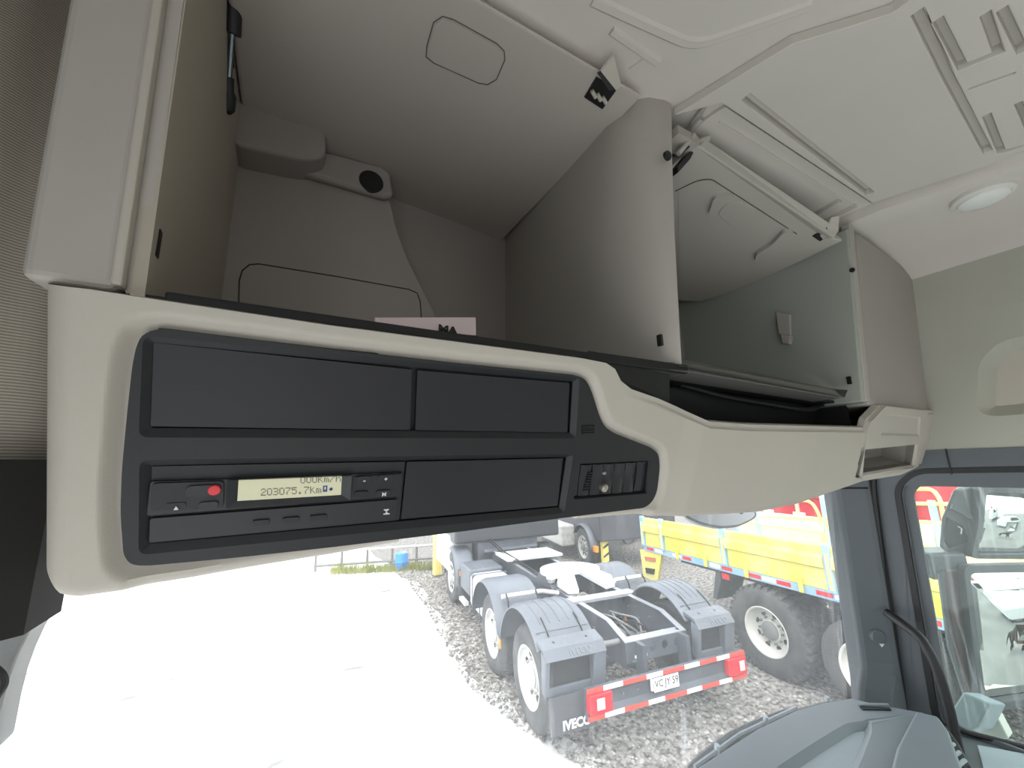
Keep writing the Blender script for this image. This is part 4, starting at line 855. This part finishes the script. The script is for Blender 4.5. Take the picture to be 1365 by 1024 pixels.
# fenders
def fender(x0, x1, yc, zc_, r, a0, a1, ribs=True, th=.014):
    n = 20; angs = [a0 + (a1 - a0) * i / n for i in range(n + 1)]; mb = MB()
    P = lambda x, a, rr: Vector((x, yc - rr * math.cos(a), zc_ + rr * math.sin(a)))
    xs = np.linspace(x0, x1, 9); vs = []; fs = []
    for a in angs:
        for i, x in enumerate(xs):
            e = .035 * max(0, abs(i - 4) - 3); vs.append(P(x, a, r - e))
    m_ = len(xs); nb = len(vs); vs += [v + Vector((0, 0, 0)) + (Vector((0, yc, zc_)) - Vector((0, v.y, v.z))).normalized() * th for v in vs[:]]
    for i in range(n):
        for j in range(m_ - 1):
            q = (i * m_ + j, i * m_ + j + 1, (i + 1) * m_ + j + 1, (i + 1) * m_ + j); fs += [q, tuple(t + nb for t in q[::-1])]
    rimi = [j for j in range(m_)] + [i * m_ + m_ - 1 for i in range(1, n + 1)] + [n * m_ + j for j in range(m_ - 2, -1, -1)] + [i * m_ for i in range(n - 1, 0, -1)]
    fs += [(rimi[i], rimi[(i + 1) % len(rimi)], nb + rimi[(i + 1) % len(rimi)], nb + rimi[i]) for i in range(len(rimi))]
    f_ = mesh_obj('fender', vs, fs, PLAS, ct, smooth=True, ang=45, world=False)
    if ribs:
        for k in range(5):
            x = x0 + (x1 - x0) * (k + 1) / 6; MB().tube([P(x, a, r + .002) for a in np.linspace(RAD(60), RAD(125), 10)], .006, 5).build('rib', PLAS, f_, **B)
        for x in (x0 + (x1 - x0) * .22, x0 + (x1 - x0) * .8):
            MB().tube([P(x, a, r + .008) for a in np.linspace(RAD(40), RAD(66), 6)], .008, 6).build('strap', GASK, f_, smooth=True, **B)
        for a in (RAD(46), RAD(53)): MB().tube([P(x, a, r + .002) for x in (x0 + .03, x1 - .03)], .007, 5).build('step_line', PLAS, f_, **B)
    return f_
def rear_box(x0, x1, flap):
    # flared skirt behind the rear fender with embossed maker's name, lower opening and mud flap
    b = MB().prism([(x0, -.34, 1.05), (x0, -.50, 1.01), (x0, -.56, .92), (x0, -.55, .915), (x0, -.49, .98), (x0, -.34, 1.02)], (x1 - x0, 0, 0)).build('fender_skirt', PLAS, ct, bevel=.004, **B)
    for x, w_ in ((x0, .05), (x1 - .14, .14)): MB().prism([(x, -.55, .93), (x, -.44, .98), (x, -.42, .62), (x, -.50, .60)], (w_, 0, 0)).build('skirt_side', PLAS, ct, bevel=.01, **B)
    MB().box(x0 + .04, x1 - .1, -.44, -.42, .58, .98).build('shade_panel', mat('skirt_shade', (42, 44, 48), .6) if 'skirt_shade' not in bpy.data.materials else bpy.data.materials['skirt_shade'], ct, **B)  # dark sheet painted in for the shade inside the skirt opening
    MB().box(x0 + .02, x1 - .04, -.47, -.44, .56, .66).build('lower_lip', PLAS, ct, bevel=.01, **B)
    U = Vector((1, 0, 0)); V = Vector((0, .06, .09)).normalized()
    text('embossed_name', 'IVECO', ((x0 + x1) / 2 + .05, -.535, .962), U, V, .085, mat('embossed_plastic', (112, 118, 125), .4), b, depth=.004, world=False, bold=.002)
    for x in (x0 + .15, x1 - .15): MB().lathe([(.014, 0), (.014, .002)], (x, -.42, 1.031), (0, 0, 1), 10).build('skirt_bolt', GASK, b, **B)
    if flap:
        fl = MB().prism([(x0 + .03, -.50, .60), (x1 - .1, -.50, .60), (x1 - .16, -.53, .30), (x0 + .03, -.53, .30)], (0, -.012, 0)).build('mud_flap', mat('flap_rubber', (78, 80, 84), .7), ct, **B)
        text('flap_name', 'IVECO', (x0 + .30, -.547, .365), (1, 0, 0), (0, 0, 1), .105, TWHT, fl, depth=.002, world=False, bold=.004)
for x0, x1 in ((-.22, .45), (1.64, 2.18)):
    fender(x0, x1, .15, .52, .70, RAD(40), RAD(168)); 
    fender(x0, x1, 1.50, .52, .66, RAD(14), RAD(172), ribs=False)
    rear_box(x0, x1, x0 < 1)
    MB().tube([(x1 if x0 < 1 else x0, -.25, .84), ((.85) if x0 < 1 else 1.60, -.25, .84)], .028, 10).build('fender_bracket', HUBG, ct, smooth=True, **B)
    MB().tube([((x0 + .1), .98, 1.08), (x1, .98, 1.08), ((x1 + .25) if x0 < 1 else x1, .98, 1.02)] if x0 < 1 else [(x1 - .1, .98, 1.08), (x0, .98, 1.08), (x0 - .1, .98, 1.02)], .028, 10).build('fender_bracket', ALU, ct, smooth=True, **B)
    for x in (x0 + .15, x1 - .1): MB().tube([(x, .95, 1.12), (x, .88, 1.04), (x, .86, .94)], .012, 6).build('bracket_strap', GASK, ct, **B)
    MB().box(x0 + .0, x0 + .015, .80, .83, .55, .66).build('side_marker', ORNG, ct, **B)
# rear bumper with red and white strips, lamps, plate
bx0, bx1 = .13, 2.13; by = -.62
bp_ = MB().prism([(bx0, by, .68), (bx0, by - .05, .68), (bx0, by - .05, .655), (bx0, by - .01, .60), (bx0, by - .01, .50), (bx0, by - .05, .45), (bx0, by - .05, .425), (bx0, by, .425)], (bx1 - bx0, 0, 0)).build('rear_bumper', PAINT, ct, bevel=.003, **B)
def strip(z0, z1, cuts_, first):
    for i in range(len(cuts_) - 1):
        red = (i % 2 == 0) == first
        MB().box(bx0 + (bx1 - bx0) * cuts_[i], bx0 + (bx1 - bx0) * cuts_[i + 1], by - .056, by - .05, z0, z1).build('reflector_red' if red else 'reflector_white', TRED if red else TWHT, bp_, label='red reflective strip' if red else 'white reflective strip', **B)
strip(.645, .685, [0, .09, .20, .34, .44, .58, .68, .80, .89, 1.0], True)
strip(.42, .46, [0, .09, .20, .34, .44, .58, .68, .80, .89, 1.0], True)
for x, nm in ((.14, 'tail_lamp'), (1.86, 'tail_lamp')):
    l_ = MB().box(x, x + .25, by - .085, by - .01, .475, .64).build(nm, LRED, bp_, bevel=.012, seg=3, label='red tail lamp with clear square lens', **B)
    MB().box(x + (.075 if x < 1 else .15), x + (.16 if x < 1 else .22), by - .089, by - .08, .51, .605).build('clear_lens', LWHT, l_, bevel=.006, **B)
npl = MB().box(.885, 1.195, by - .064, by - .058, .515, .64).build('number_plate', TWHT, bp_, bevel=.004, **B)
MB().box(.855, .88, by - .064, by - .04, .53, .64).build('plate_holder', TWHT, bp_, bevel=.006, **B)
text('plate_number', 'VC JY·59', (1.04, by - .066, .585), (1, 0, 0), (0, 0, 1), .092, mat('plate_ink', (28, 27, 30), .6), npl, world=False, bold=.0005, xs=.86)
for x in (.55, .72, 1.5): MB().lathe([(.012, 0), (.012, .01), (0, .012)], (x, by - .012, .56), (0, -1, 0), 8).build('bumper_bolt', HUBG, bp_, **B)
# fifth wheel
fw = MB(); out = []
for a in np.linspace(RAD(-58), RAD(238), 22): out.append((1.2 + .45 * math.cos(a) * 1.05, 1.55 + .42 * math.sin(a), 1.17))
horn = [(1.2 + .45, 1.1, 1.12), (1.2 + .38, .92, 1.06), (1.2 + .22, .90, 1.05), (1.2 + .05, 1.35, 1.17), (1.2 - .05, 1.35, 1.17), (1.2 - .22, .90, 1.05), (1.2 - .38, .92, 1.06), (1.2 - .45, 1.1, 1.12)]
out = [p for p in out if p[1] > 1.2]
pts = out + [horn[7], horn[6], horn[5], horn[4], horn[3], horn[2], horn[1], horn[0]]
fwm = mat('greased_steel', (232, 233, 234), .3, rgb2=(206, 208, 212), vscale=4)
fwm.node_tree.nodes['Principled BSDF'].inputs['Metallic'].default_value = .2
t2 = tessellate_polygon([[Vector((p[0], p[1], 0)) for p in pts]]); L0 = len(pts)
mesh_obj('fifth_wheel', [Vector(p) for p in pts] + [Vector(p) - Vector((0, 0, .05)) for p in pts], [tuple(t) for t in t2] + [tuple(i + L0 for i in t[::-1]) for t in t2] + [(i, (i + 1) % L0, L0 + (i + 1) % L0, L0 + i) for i in range(L0)], fwm, ct, world=False, label='pale greased coupling plate')
for x in (.74, 1.5): MB().prism([(x, 1.25, .98), (x, 1.85, .98), (x, 1.72, 1.12), (x, 1.40, 1.12)], (.16, 0, 0)).build('fifth_wheel_foot', PAINT, ct, **B)
MB().box(.66, 1.78, 2.9, 3.6, 1.05, 1.09).build('deck_plate', fwm, ct, label='white walkway plate behind the cab', **B)
MB().lathe([(0, .09), (.05, .07), (.075, .0), (.05, -.06)], (.78, 1.35, 1.12), (0, 0, 1), 16).build('grease_pot', ALU, ct, smooth=True, **B)
# fuel tank, battery box, air lines
tkm = mat('tank_aluminium', (205, 208, 212), .35, metal=.2)
MB().box(-.02, .60, 2.12, 3.02, .38, .92).build('fuel_tank', tkm, ct, bevel=.09, seg=5, label='brushed pale fuel tank with straps', **B)
for y in (2.35, 2.80): MB().box(-.03, .61, y, y + .05, .37, .93).build('tank_strap', PAINT, ct, bevel=.09, seg=5, **B)
MB().lathe([(.05, 0), (.05, .05), (0, .055)], (.1, 2.6, .5), (-1, 0, 0), 14).build('tank_cap', GASK, ct, **B)
bb_ = MB().box(.02, .66, 3.15, 3.85, .48, .93).build('battery_box', PLAS, ct, bevel=.03, **B)
for k in range(5): MB().box(.06 + .1 * k, .10 + .1 * k, 3.2, 3.82, .93, .937).build('box_rib', PLAS, bb_, **B)
MB().box(-.04, .04, 3.3, 3.7, .30, .36).build('step_light', ALU, ct, **B)
for x, z in ((.80, 1.03), (.84, 1.05)): MB().tube([(x, 1.9, z), (x - .02, 3.5, z + .05), (x - .1, 4.6, z + .25), (x - .12, 5.4, z + .35)], .014, 6).build('air_line', GASK, ct, smooth=True, **B)
MB().tube([(.60, 4.2, 1.0), (1.8, 4.2, 1.02)], .05, 8).build('exhaust_pipe', PAINT, ct, smooth=True, **B)
# cab seen from behind: lower body, front fender, mud flap, steps
fender(-.03, .36, 4.6, .5, .60, RAD(-5), RAD(185), ribs=False)
MB().box(0, .42, 3.93, 3.96, .22, .78).build('front_mud_flap', bpy.data.materials['flap_rubber'], ct, **B)
MB().box(.02, .03, 3.9, 3.93, .66, .76).build('side_marker', ORNG, ct, **B)
MB().box(0, 2.42, 4.25, 6.2, 1.18, 3.2).build('cab', mat('cab_dark', (58, 60, 66), .4), ct, bevel=.05, **B)
MB().box(-.03, .5, 4.7, 6.2, .55, 1.3).build('cab_step', TWHT, ct, bevel=.04, label='white lower cab corner', **B)
MB().box(.5, 1.9, 4.3, 5.9, .6, 1.2).build('engine', PAINT, ct, bevel=.04, **B)
# ================================================================== YELLOW FLATBED TRUCK
YB = Vector((5.54, 2.357, GZ)); YA = math.atan2(.1303, .9915)
yt = thing('flatbed_truck', YB, 'yellow dropside flatbed truck with blue chassis edge and dusty twin wheels', 'truck', rz=-YA)
_yr = np.array([math.cos(YA), -math.sin(YA), 0]); _yt = np.array([math.sin(YA), math.cos(YA), 0]); _YM = np.array([_yr, _yt, [0, 0, 1]])
def yl(px, py, off=0):
    d = _YM @ ray(px, py); o = -_YM @ np.array(YB); return Vector(o + d * ((off - o[0]) / d[0]))
YEL = mat('yellow_paint', (232, 218, 84), .45, rgb2=(232, 224, 140), vscale=1.6, thr=(.35, .55))
YELP = mat('pale_yellow_paint', (244, 232, 170), .6, rgb2=(232, 214, 120), vscale=2.2)
YRST = mat('worn_cream_paint', (232, 222, 180), .7, rgb2=(120, 74, 46), vscale=3.4, thr=(.3, .36), detail=8)
YBLU = mat('blue_paint', (128, 178, 212), .5, rgb2=(168, 190, 200), vscale=3)
Yn, Yf = -2.8, 3.42
MB().box(0, 2.4, Yn, Yf, 1.15, 1.245).build('bed_edge', YBLU, yt, label='blue bed frame edge', **B)
MB().box(.03, 2.38, Yn, Yf - .03, 1.245, 1.27).build('bed_floor', YRST, yt, **B)
posts = [-1.30, .15, 1.58, 2.86, 3.36]
for i, y in enumerate(posts):
    MB().box(-.035, .02, y, y + .085, 1.235, 1.76).build('side_post', YBLU, yt, bevel=.006, label='blue side post', **B)
    MB().box(-.042, -.034, y + .02, y + .055, 1.27, 1.66).build('post_strip', YELP, yt, **B)
    MB().box(2.38, 2.42, y, y + .085, 1.235, 2.12 if i in (1, 2) else 1.8).build('side_post', YBLU, yt, bevel=.006, label='blue side post', **B)
for i in range(len(posts)):
    y0 = (posts[i - 1] + .09) if i else Yn; y1 = posts[i] - .005
    for xo, mt, nm in ((0, YEL, 'side_panel'), (2.40, YRST, 'far_side_panel')):
        mb = MB(); s = -1 if xo == 0 else 1
        pf = [(0, 1.25), (0, 1.475), (-.05, 1.50), (-.05, 1.60), (-.02, 1.64), (-.02, 1.72), (-.01, 1.735), (.04, 1.735), (.04, 1.25)]
        mb.prism([(xo + (.0 + d if xo == 0 else d * .6), y0 + .0, z) for d, z in pf], (0, y1 - y0, 0)); mb.build(nm, mt, yt, **B)
    if y1 - y0 > .6:
        for yh in (y0 + .28, y1 - .32): MB().box(-.045, -.015, yh, yh + .045, 1.16, 1.33).build('hinge', YEL, yt, bevel=.005, **B)
# stake-side tubes on the far side
def ytube(pxs, off, r=.02, m=YELP, name='guard_rail', rr=.12): return MB().tube(curve_pts([yl(x, y, off) for x, y in pxs], rr, 5), r, 8).build(name, m, yt, smooth=True, **B)
for q in ([(1030, 665), (1082, 668), (1094, 690), (1098, 722)], [(1104, 722), (1103, 690), (1109, 672), (1150, 668)], [(1008, 689), (1070, 691), (1150, 697)], [(1002, 696), (1080, 700), (1150, 707)],
          [(1205, 652), (1243, 652), (1253, 665), (1262, 712)], [(1200, 671), (1262, 672), (1365, 676)], [(1200, 694), (1280, 699), (1365, 702)]): ytube(q, 2.4, r=.026)
# reflective tape on the blue edge
for i, c_ in enumerate([3.25, 3.02, 2.6, 2.38, 1.83, 1.62, 1.18, .98, .78, .30, .10, -.10, -.62, -.82, -1.3, -1.5, -1.9, -2.1]):
    red = i in (0, 3, 5, 6, 8, 9, 11, 12, 13, 15, 17); MB().box(-.004, 0, c_ - .09, c_ + .09, 1.175, 1.225).build('reflector_red' if red else 'reflector_white', mat('tape_red', (214, 40, 56), .4) if i == 0 else (bpy.data.materials['tape_red'] if red else TWHT), yt, label='red reflective tape' if red else 'white reflective tape', **B)
for y, ins_, lug in ((1.13, 0, 34), (-.02, .02, 0)):
    R_ = .53 if lug else .50
    wheel(yt, (ins_, y, R_), -1, R=R_, w=.31, rr=.29, lugs=lug, deep=.07, rim=mat('rim_grey', (206, 206, 200), .5))
    wheel(yt, (ins_ + .36, y, R_), -1, R=R_, w=.31, rr=.29, lugs=lug, deep=.12, name='inner_tyre')
    wheel(yt, (2.4, y, R_), 1, R=R_, w=.31, rr=.29, deep=.1)
    MB().tube([(.3, y, R_), (2.2, y, R_)], .08, 12).build('axle', PAINT, yt, smooth=True, **B)
for x in (.75, 1.5): MB().box(x, x + .09, Yn, Yf - .1, .88, 1.15).build('chassis_rail', PAINT, yt, **B)
MB().prism([(.05, 1.78, 1.16), (.05, 1.86, 1.16), (.05, 1.98, .72), (.05, 1.92, .70), (.05, 1.80, 1.0)], (.5, 0, 0)).build('mud_guard', bpy.data.materials['flap_rubber'], yt, **B)
MB().box(.02, .03, 1.62, 1.74, 1.04, 1.12).build('side_lamp', LRED, yt, **B)
MB().tube([(.4, 1.7, 1.12), (.4, 1.55, 1.02), (.4, 1.2, 1.0)], .03, 8).build('brake_pipe', PAINT, yt, **B)
for k in range(3): MB().box(.9, 1.5, -1.9 + k * .5, -1.7 + k * .5, .5, 1.0).build('tool_box', PAINT, yt, **B)
rw_ = MB().prism([yl(x, y, .02) for x, y in [(853, 733), (882, 737), (876, 778), (858, 768)]], (.05, .0, 0)).build('rear_guard', YEL, yt, label='yellow rear guard plate', **B)
MB().prism([yl(x, y, .0) for x, y in [(860, 757), (872, 759), (871, 766), (861, 764)]], (.02, 0, 0)).build('guard_slot', GASK, rw_, **B)
MB().prism([yl(x, y, .0) for x, y in [(859, 742), (873, 744), (873, 749), (860, 747)]], (.02, 0, 0)).build('guard_lamp', mat('guard_lamp_red', (200, 120, 90), .5), rw_, **B)
# ================================================================== RED TRAILER BEHIND
def yw(y_, off, z): return YB + Vector(_yr) * off + Vector(_yt) * y_ + Vector((0, 0, z))
rt = thing('cargo_trailer', yw(0, 5.2, 0), 'red dropside trailer standing behind the yellow flatbed truck', 'trailer', rz=-YA)
RDP = mat('red_paint', (222, 58, 66), .5, rgb2=(196, 44, 56), vscale=2); 
for k in range(5):
    y0 = -3.6 + k * 1.9; MB().prism([(0, y0, 1.3), (0, y0, 1.78), (-.05, y0, 1.8), (-.05, y0, 2.16), (.02, y0, 2.18), (.05, y0, 2.18), (.05, y0, 1.3)], (0, 1.82, 0)).build('side_panel', RDP, rt, **B)
    MB().box(-.04, .04, y0 + 1.82, y0 + 1.9, 1.25, 2.22).build('post', mat('post_pale', (236, 214, 190), .6) if k == 0 else bpy.data.materials['post_pale'], rt, **B)
for k in range(12): MB().box(-.012, -.001, -3.4 + k * .8, -3.1 + k * .8, 1.36, 1.44).build('reflector_white', TWHT, rt, **B)
MB().box(0, 2.4, -3.6, 5.9, 1.14, 1.3).build('bed_frame', mat('trailer_frame', (70, 70, 76), .6), rt, **B)
MB().box(2.36, 2.4, -3.6, 5.9, 1.3, 2.2).build('far_side', RDP, rt, **B)
for y in (-1.2, .2, 4): wheel(rt, (0, y, .5), -1, rim=bpy.data.materials['rim_grey'])
# ================================================================== FAR THINGS
t2_ = thing('parked_truck', (7.4, 9.2, GZ), 'dark truck beyond the chassis with grey fender and orange lamp', 'truck', rz=RAD(-14))
wheel(t2_, (0, .2, .5), -1, rim=RIMW)
ct_sv = ct; ct = t2_
fender(-.05, .4, .2, .5, .62, RAD(5), RAD(150), ribs=False)
ct = ct_sv
MB().box(.1, 2.4, -.7, 6, .75, 2.6).build('body', mat('far_truck_dark', (70, 72, 78), .5), t2_, bevel=.05, **B)
MB().box(-.02, .06, -.62, -.46, .50, .64).build('indicator', ORNG, t2_, **B)
MB().box(-.35, .1, .9, 4, .4, 1.0).build('side_tank', RIMW, t2_, bevel=.06, **B)
p = at(808, 762, z=GZ); MBp = thing('striped_post', p, 'yellow post with dark hazard stripes beyond the chassis truck', 'post')
MB().box(-.09, .09, -.05, .05, 0, 1.0).build('post', YEL, MBp, **B)
for k in range(4): MB().prism([(-.092, -.052, .12 + k * .22), (.092, -.052, .20 + k * .22), (.092, -.052, .26 + k * .22), (-.092, -.052, .18 + k * .22)], (0, -.004, 0)).build('stripe', GASK, MBp, **B)
p = at(583, 768, z=GZ); gp = thing('gate_post', p, 'yellow square post left of the dark chassis front wheel', 'post')
MB().box(-.10, .10, -.1, .1, 0, 1.6).build('post', mat('post_yellow', (236, 220, 130), .6), gp, bevel=.01, **B); MB().box(-.13, .13, -.13, .13, 0, .05).build('foot', HUBG, gp, **B)
p = at(535, 760, z=GZ); dr_ = thing('drum', p, 'small blue plastic drum by the far fence', 'drum')
MB().lathe([(.16, 0), (.18, .05), (.18, .2), (.19, .22), (.18, .24), (.18, .4), (.16, .45)], (0, 0, 0), (0, 0, 1), 20).build('body', mat('drum_blue', (60, 130, 200), .5), dr_, smooth=True, **B); MB().lathe([(.05, .45), (.05, .48), (0, .48)], (.06, 0, 0), (0, 0, 1), 10).build('cap', TWHT, dr_, **B)
fc = thing('low_barrier', at(420, 762, z=GZ), 'low grey pipe barrier along the far edge of the concrete', 'barrier')
a, b = at(418, 758, z=GZ), at(640, 742, z=GZ); dd = (b - a)
for z in (.14, .5): MB().tube([Vector((0, 0, z)), dd + Vector((0, 0, z))], .035, 8).build('pipe', HUBG if z < .3 else RIMW, fc, smooth=True, **B)
for k in range(8): MB().box(dd.x * k / 7 - .03, dd.x * k / 7 + .03, dd.y * k / 7 - .03, dd.y * k / 7 + .03, 0, .52).build('barrier_post', HUBG, fc, **B)
wd = MB(); rnd = random.Random(5)
for k in range(1400):
    t = rnd.random(); q = at(440 + 150 * t, 764 - 6 * t + rnd.uniform(-3, 3), z=GZ); h = rnd.uniform(.05, .28); dx, dy = rnd.uniform(-.08, .08), rnd.uniform(-.08, .08)
    wd.add([q, q + Vector((.02, .01, 0)), q + Vector((dx, dy, h))], [(0, 1, 2)])
tag(wd.build('weeds', mat('dry_weeds', (176, 176, 110), .9, rgb2=(120, 130, 70), vscale=2)), 'dry grass tufts along the foot of the low barrier', 'grass', kind='stuff')
# red and white scrap behind the flatbed, a small red machine
rm_ = thing('compressor', at(843, 722, z=GZ), 'small red machine standing behind the end of the yellow flatbed', 'machine')
MB().box(-.6, .6, -.3, .3, .35, .9).build('body', RDP, rm_, bevel=.06, **B); MB().box(-.9, -.6, -.2, .2, .3, .6).build('drawbar', HUBG, rm_, **B); MB().box(-.3, .3, -.32, .32, .9, 1.05).build('cover', YELP, rm_, bevel=.03, **B)
for x in (-.45, .45): MB().lathe([(.28, 0), (.28, .15)], (x, -.35, .28), (0, 1, 0), 20).build('wheel', TYRE, rm_, **B)
# ================================================================== CARS AND DOG BEHIND, SEEN IN THE MIRRORS
def refl(px, py, F_, glp, curve):
    us_ = [p[0] for p in glp]; vs_ = [p[1] for p in glp]; c0 = (sum(us_) / len(us_), sum(vs_) / len(vs_))
    u, v = F_.uv(px, py); d = ray(px, py); n = F_.N + 2 * curve * ((u - c0[0]) * F_.U + (v - c0[1]) * F_.V); n = n / np.linalg.norm(n)
    p = np.array(F_.P(u, v)); r = d - 2 * (d @ n) * n; t = (GZ - p[2]) / min(r[2], -.02); return Vector(p + r * t), r
CARW = mat('white_car_paint', (236, 237, 238), .25); CGL = mat('car_window', (40, 44, 50), .1)
def car(loc_, rz, label, kind='suv', paint=None, group=None):
    c = thing('car', loc_, label, 'car', group, rz=rz); paint = paint or CARW
    L_, H_ = 4.4, 1.65
    low = [(-L_ / 2, .35), (-L_ / 2, .75), (-L_ / 2 + .1, .95), (-L_ / 2 + 1.15, 1.02), (-L_ / 2 + 1.75, H_), (L_ / 2 - (.35 if kind == 'suv' else 1.5), H_), (L_ / 2 - (.1 if kind == 'suv' else 1.3), 1.02), (L_ / 2, .95), (L_ / 2, .35)]
    MB().prism([(x, -.86, z) for x, z in low], (0, 1.72, 0)).build('body', paint, c, bevel=.08, seg=3, **B)
    x1 = L_ / 2 - (.5 if kind == 'suv' else 1.6)
    for s in (-1, 1):
        MB().prism([(-L_ / 2 + 1.4, s * .865, 1.06), (x1, s * .865, 1.06), (x1 - .05, s * .865, 1.5), (-L_ / 2 + 1.8, s * .865, 1.5)], (0, s * .006, 0)).build('side_window', CGL, c, **B)
        for x in (-1.35, 1.35): 
            MB().lathe([(.2, -.2), (.34, -.2), (.35, 0), (.2, .02)], (x, s * .80, .35), (0, s, 0), 20).build('wheel', TYRE, c, **B); MB().lathe([(.2, 0), (.12, .02), (0, .02)], (x, s * .81, .35), (0, s, 0), 14).build('wheel_cover', HUBG, c, **B)
        MB().box(-L_ / 2 - .02, -L_ / 2 + .1, s * .62 - .18, s * .62 + .18, .68, .84).build('headlamp', mat('headlamp', (200, 205, 210), .1) if 'headlamp' not in bpy.data.materials else bpy.data.materials['headlamp'], c, bevel=.02, **B)
    MB().prism([(-L_ / 2 + 1.2, -.74, 1.07), (-L_ / 2 + 1.2, .74, 1.07), (-L_ / 2 + 1.68, .68, 1.56), (-L_ / 2 + 1.68, -.68, 1.56)], (-.03, 0, .02)).build('windshield', CGL, c, **B)
    MB().box(-L_ / 2 - .015, -L_ / 2 + .05, -.4, .4, .6, .82).build('grille', CGL, c, **B)
    MB().box(-L_ / 2 - .03, -L_ / 2 + .05, -.8, .8, .36, .5).build('bumper', GASK, c, **B)
    return c
for (px, py, turn, lab, kd, pt) in [(1362, 822, 38, 'white pickup nearest the camera in the large side mirror', 'pickup', None), (1316, 800, 60, 'white van at the left of the large side mirror, before the red car', 'suv', None), (1297, 780, 20, 'red car at the top left corner of the large side mirror', 'suv', RDP)]:
    g_, r = refl(px, py, MF, gl, .42); car(g_, math.atan2(r[1], r[0]) + math.pi + RAD(turn), lab, kd, pt)
for (px, py, turn, lab) in [(1340, 692, 40, 'white car parked nearest in the row shown by the upper wide-angle mirror'), (1330, 681, 40, 'white car second in the row shown by the upper wide-angle mirror'), (1345, 676, 42, 'white car third in the row shown by the upper wide-angle mirror'), (1322, 672, 30, 'white car at the far left of the row in the upper wide-angle mirror')]:
    g_, r = refl(px, py, MF2, gl2, 1.3); car(g_, math.atan2(r[1], r[0]) + math.pi + RAD(turn), lab, 'suv', None, 'parked cars behind the truck')
def skin(name, pts, edges, rad, m, parent, sub=2):
    me = bpy.data.meshes.new(name); me.from_pydata(pts, edges, []); me.materials.append(m); o = bpy.data.objects.new(name, me); COL.objects.link(o); o.parent = parent
    sk = o.modifiers.new('skin', 'SKIN')
    me.skin_vertices[0].data.foreach_set('radius', [v for r in rad for v in (r, r)]); me.skin_vertices[0].data[0].use_root = True
    s = o.modifiers.new('sub', 'SUBSURF'); s.levels = s.render_levels = sub; return o
g_, r = refl(1354, 868, MF, gl, .42); dog = thing('dog', g_, 'black and tan dog walking across the yard, seen in the large side mirror', 'dog', rz=math.atan2(r[1], r[0]) + RAD(95))
P_ = [(0, 0, .52), (-.2, 0, .53), (-.42, 0, .52), (.2, 0, .50), (.36, 0, .60), (.48, 0, .68), (.60, 0, .66), (.72, 0, .63),
      (-.45, .08, .40), (-.38, .09, .28), (-.50, .09, .16), (-.47, .09, .02), (-.45, -.08, .40), (-.42, -.09, .28), (-.56, -.09, .17), (-.52, -.09, .02),
      (.26, .08, .38), (.24, .08, .22), (.25, .08, .02), (.26, -.08, .38), (.30, -.08, .22), (.34, -.08, .03), (-.55, 0, .50), (-.68, 0, .36), (-.72, 0, .24)]
E_ = [(0, 1), (1, 2), (0, 3), (3, 4), (4, 5), (5, 6), (6, 7), (2, 8), (8, 9), (9, 10), (10, 11), (2, 12), (12, 13), (13, 14), (14, 15), (3, 16), (16, 17), (17, 18), (3, 19), (19, 20), (20, 21), (2, 22), (22, 23), (23, 24)]
R_d = [.13, .11, .12, .15, .10, .085, .06, .035, .08, .055, .03, .025, .08, .055, .03, .025, .065, .035, .025, .065, .035, .025, .04, .025, .012]
skin('body', P_, E_, R_d, mat('dog_coat', (38, 34, 34), .8, rgb2=(120, 84, 54), vscale=3, thr=(.36, .40)), dog)
for s in (-1, 1): MB().prism([(.46, s * .05, .74), (.52, s * .05, .74), (.47, s * .075, .83)], (0, s * .012, 0)).build('ear', bpy.data.materials['dog_coat'], dog, **B)
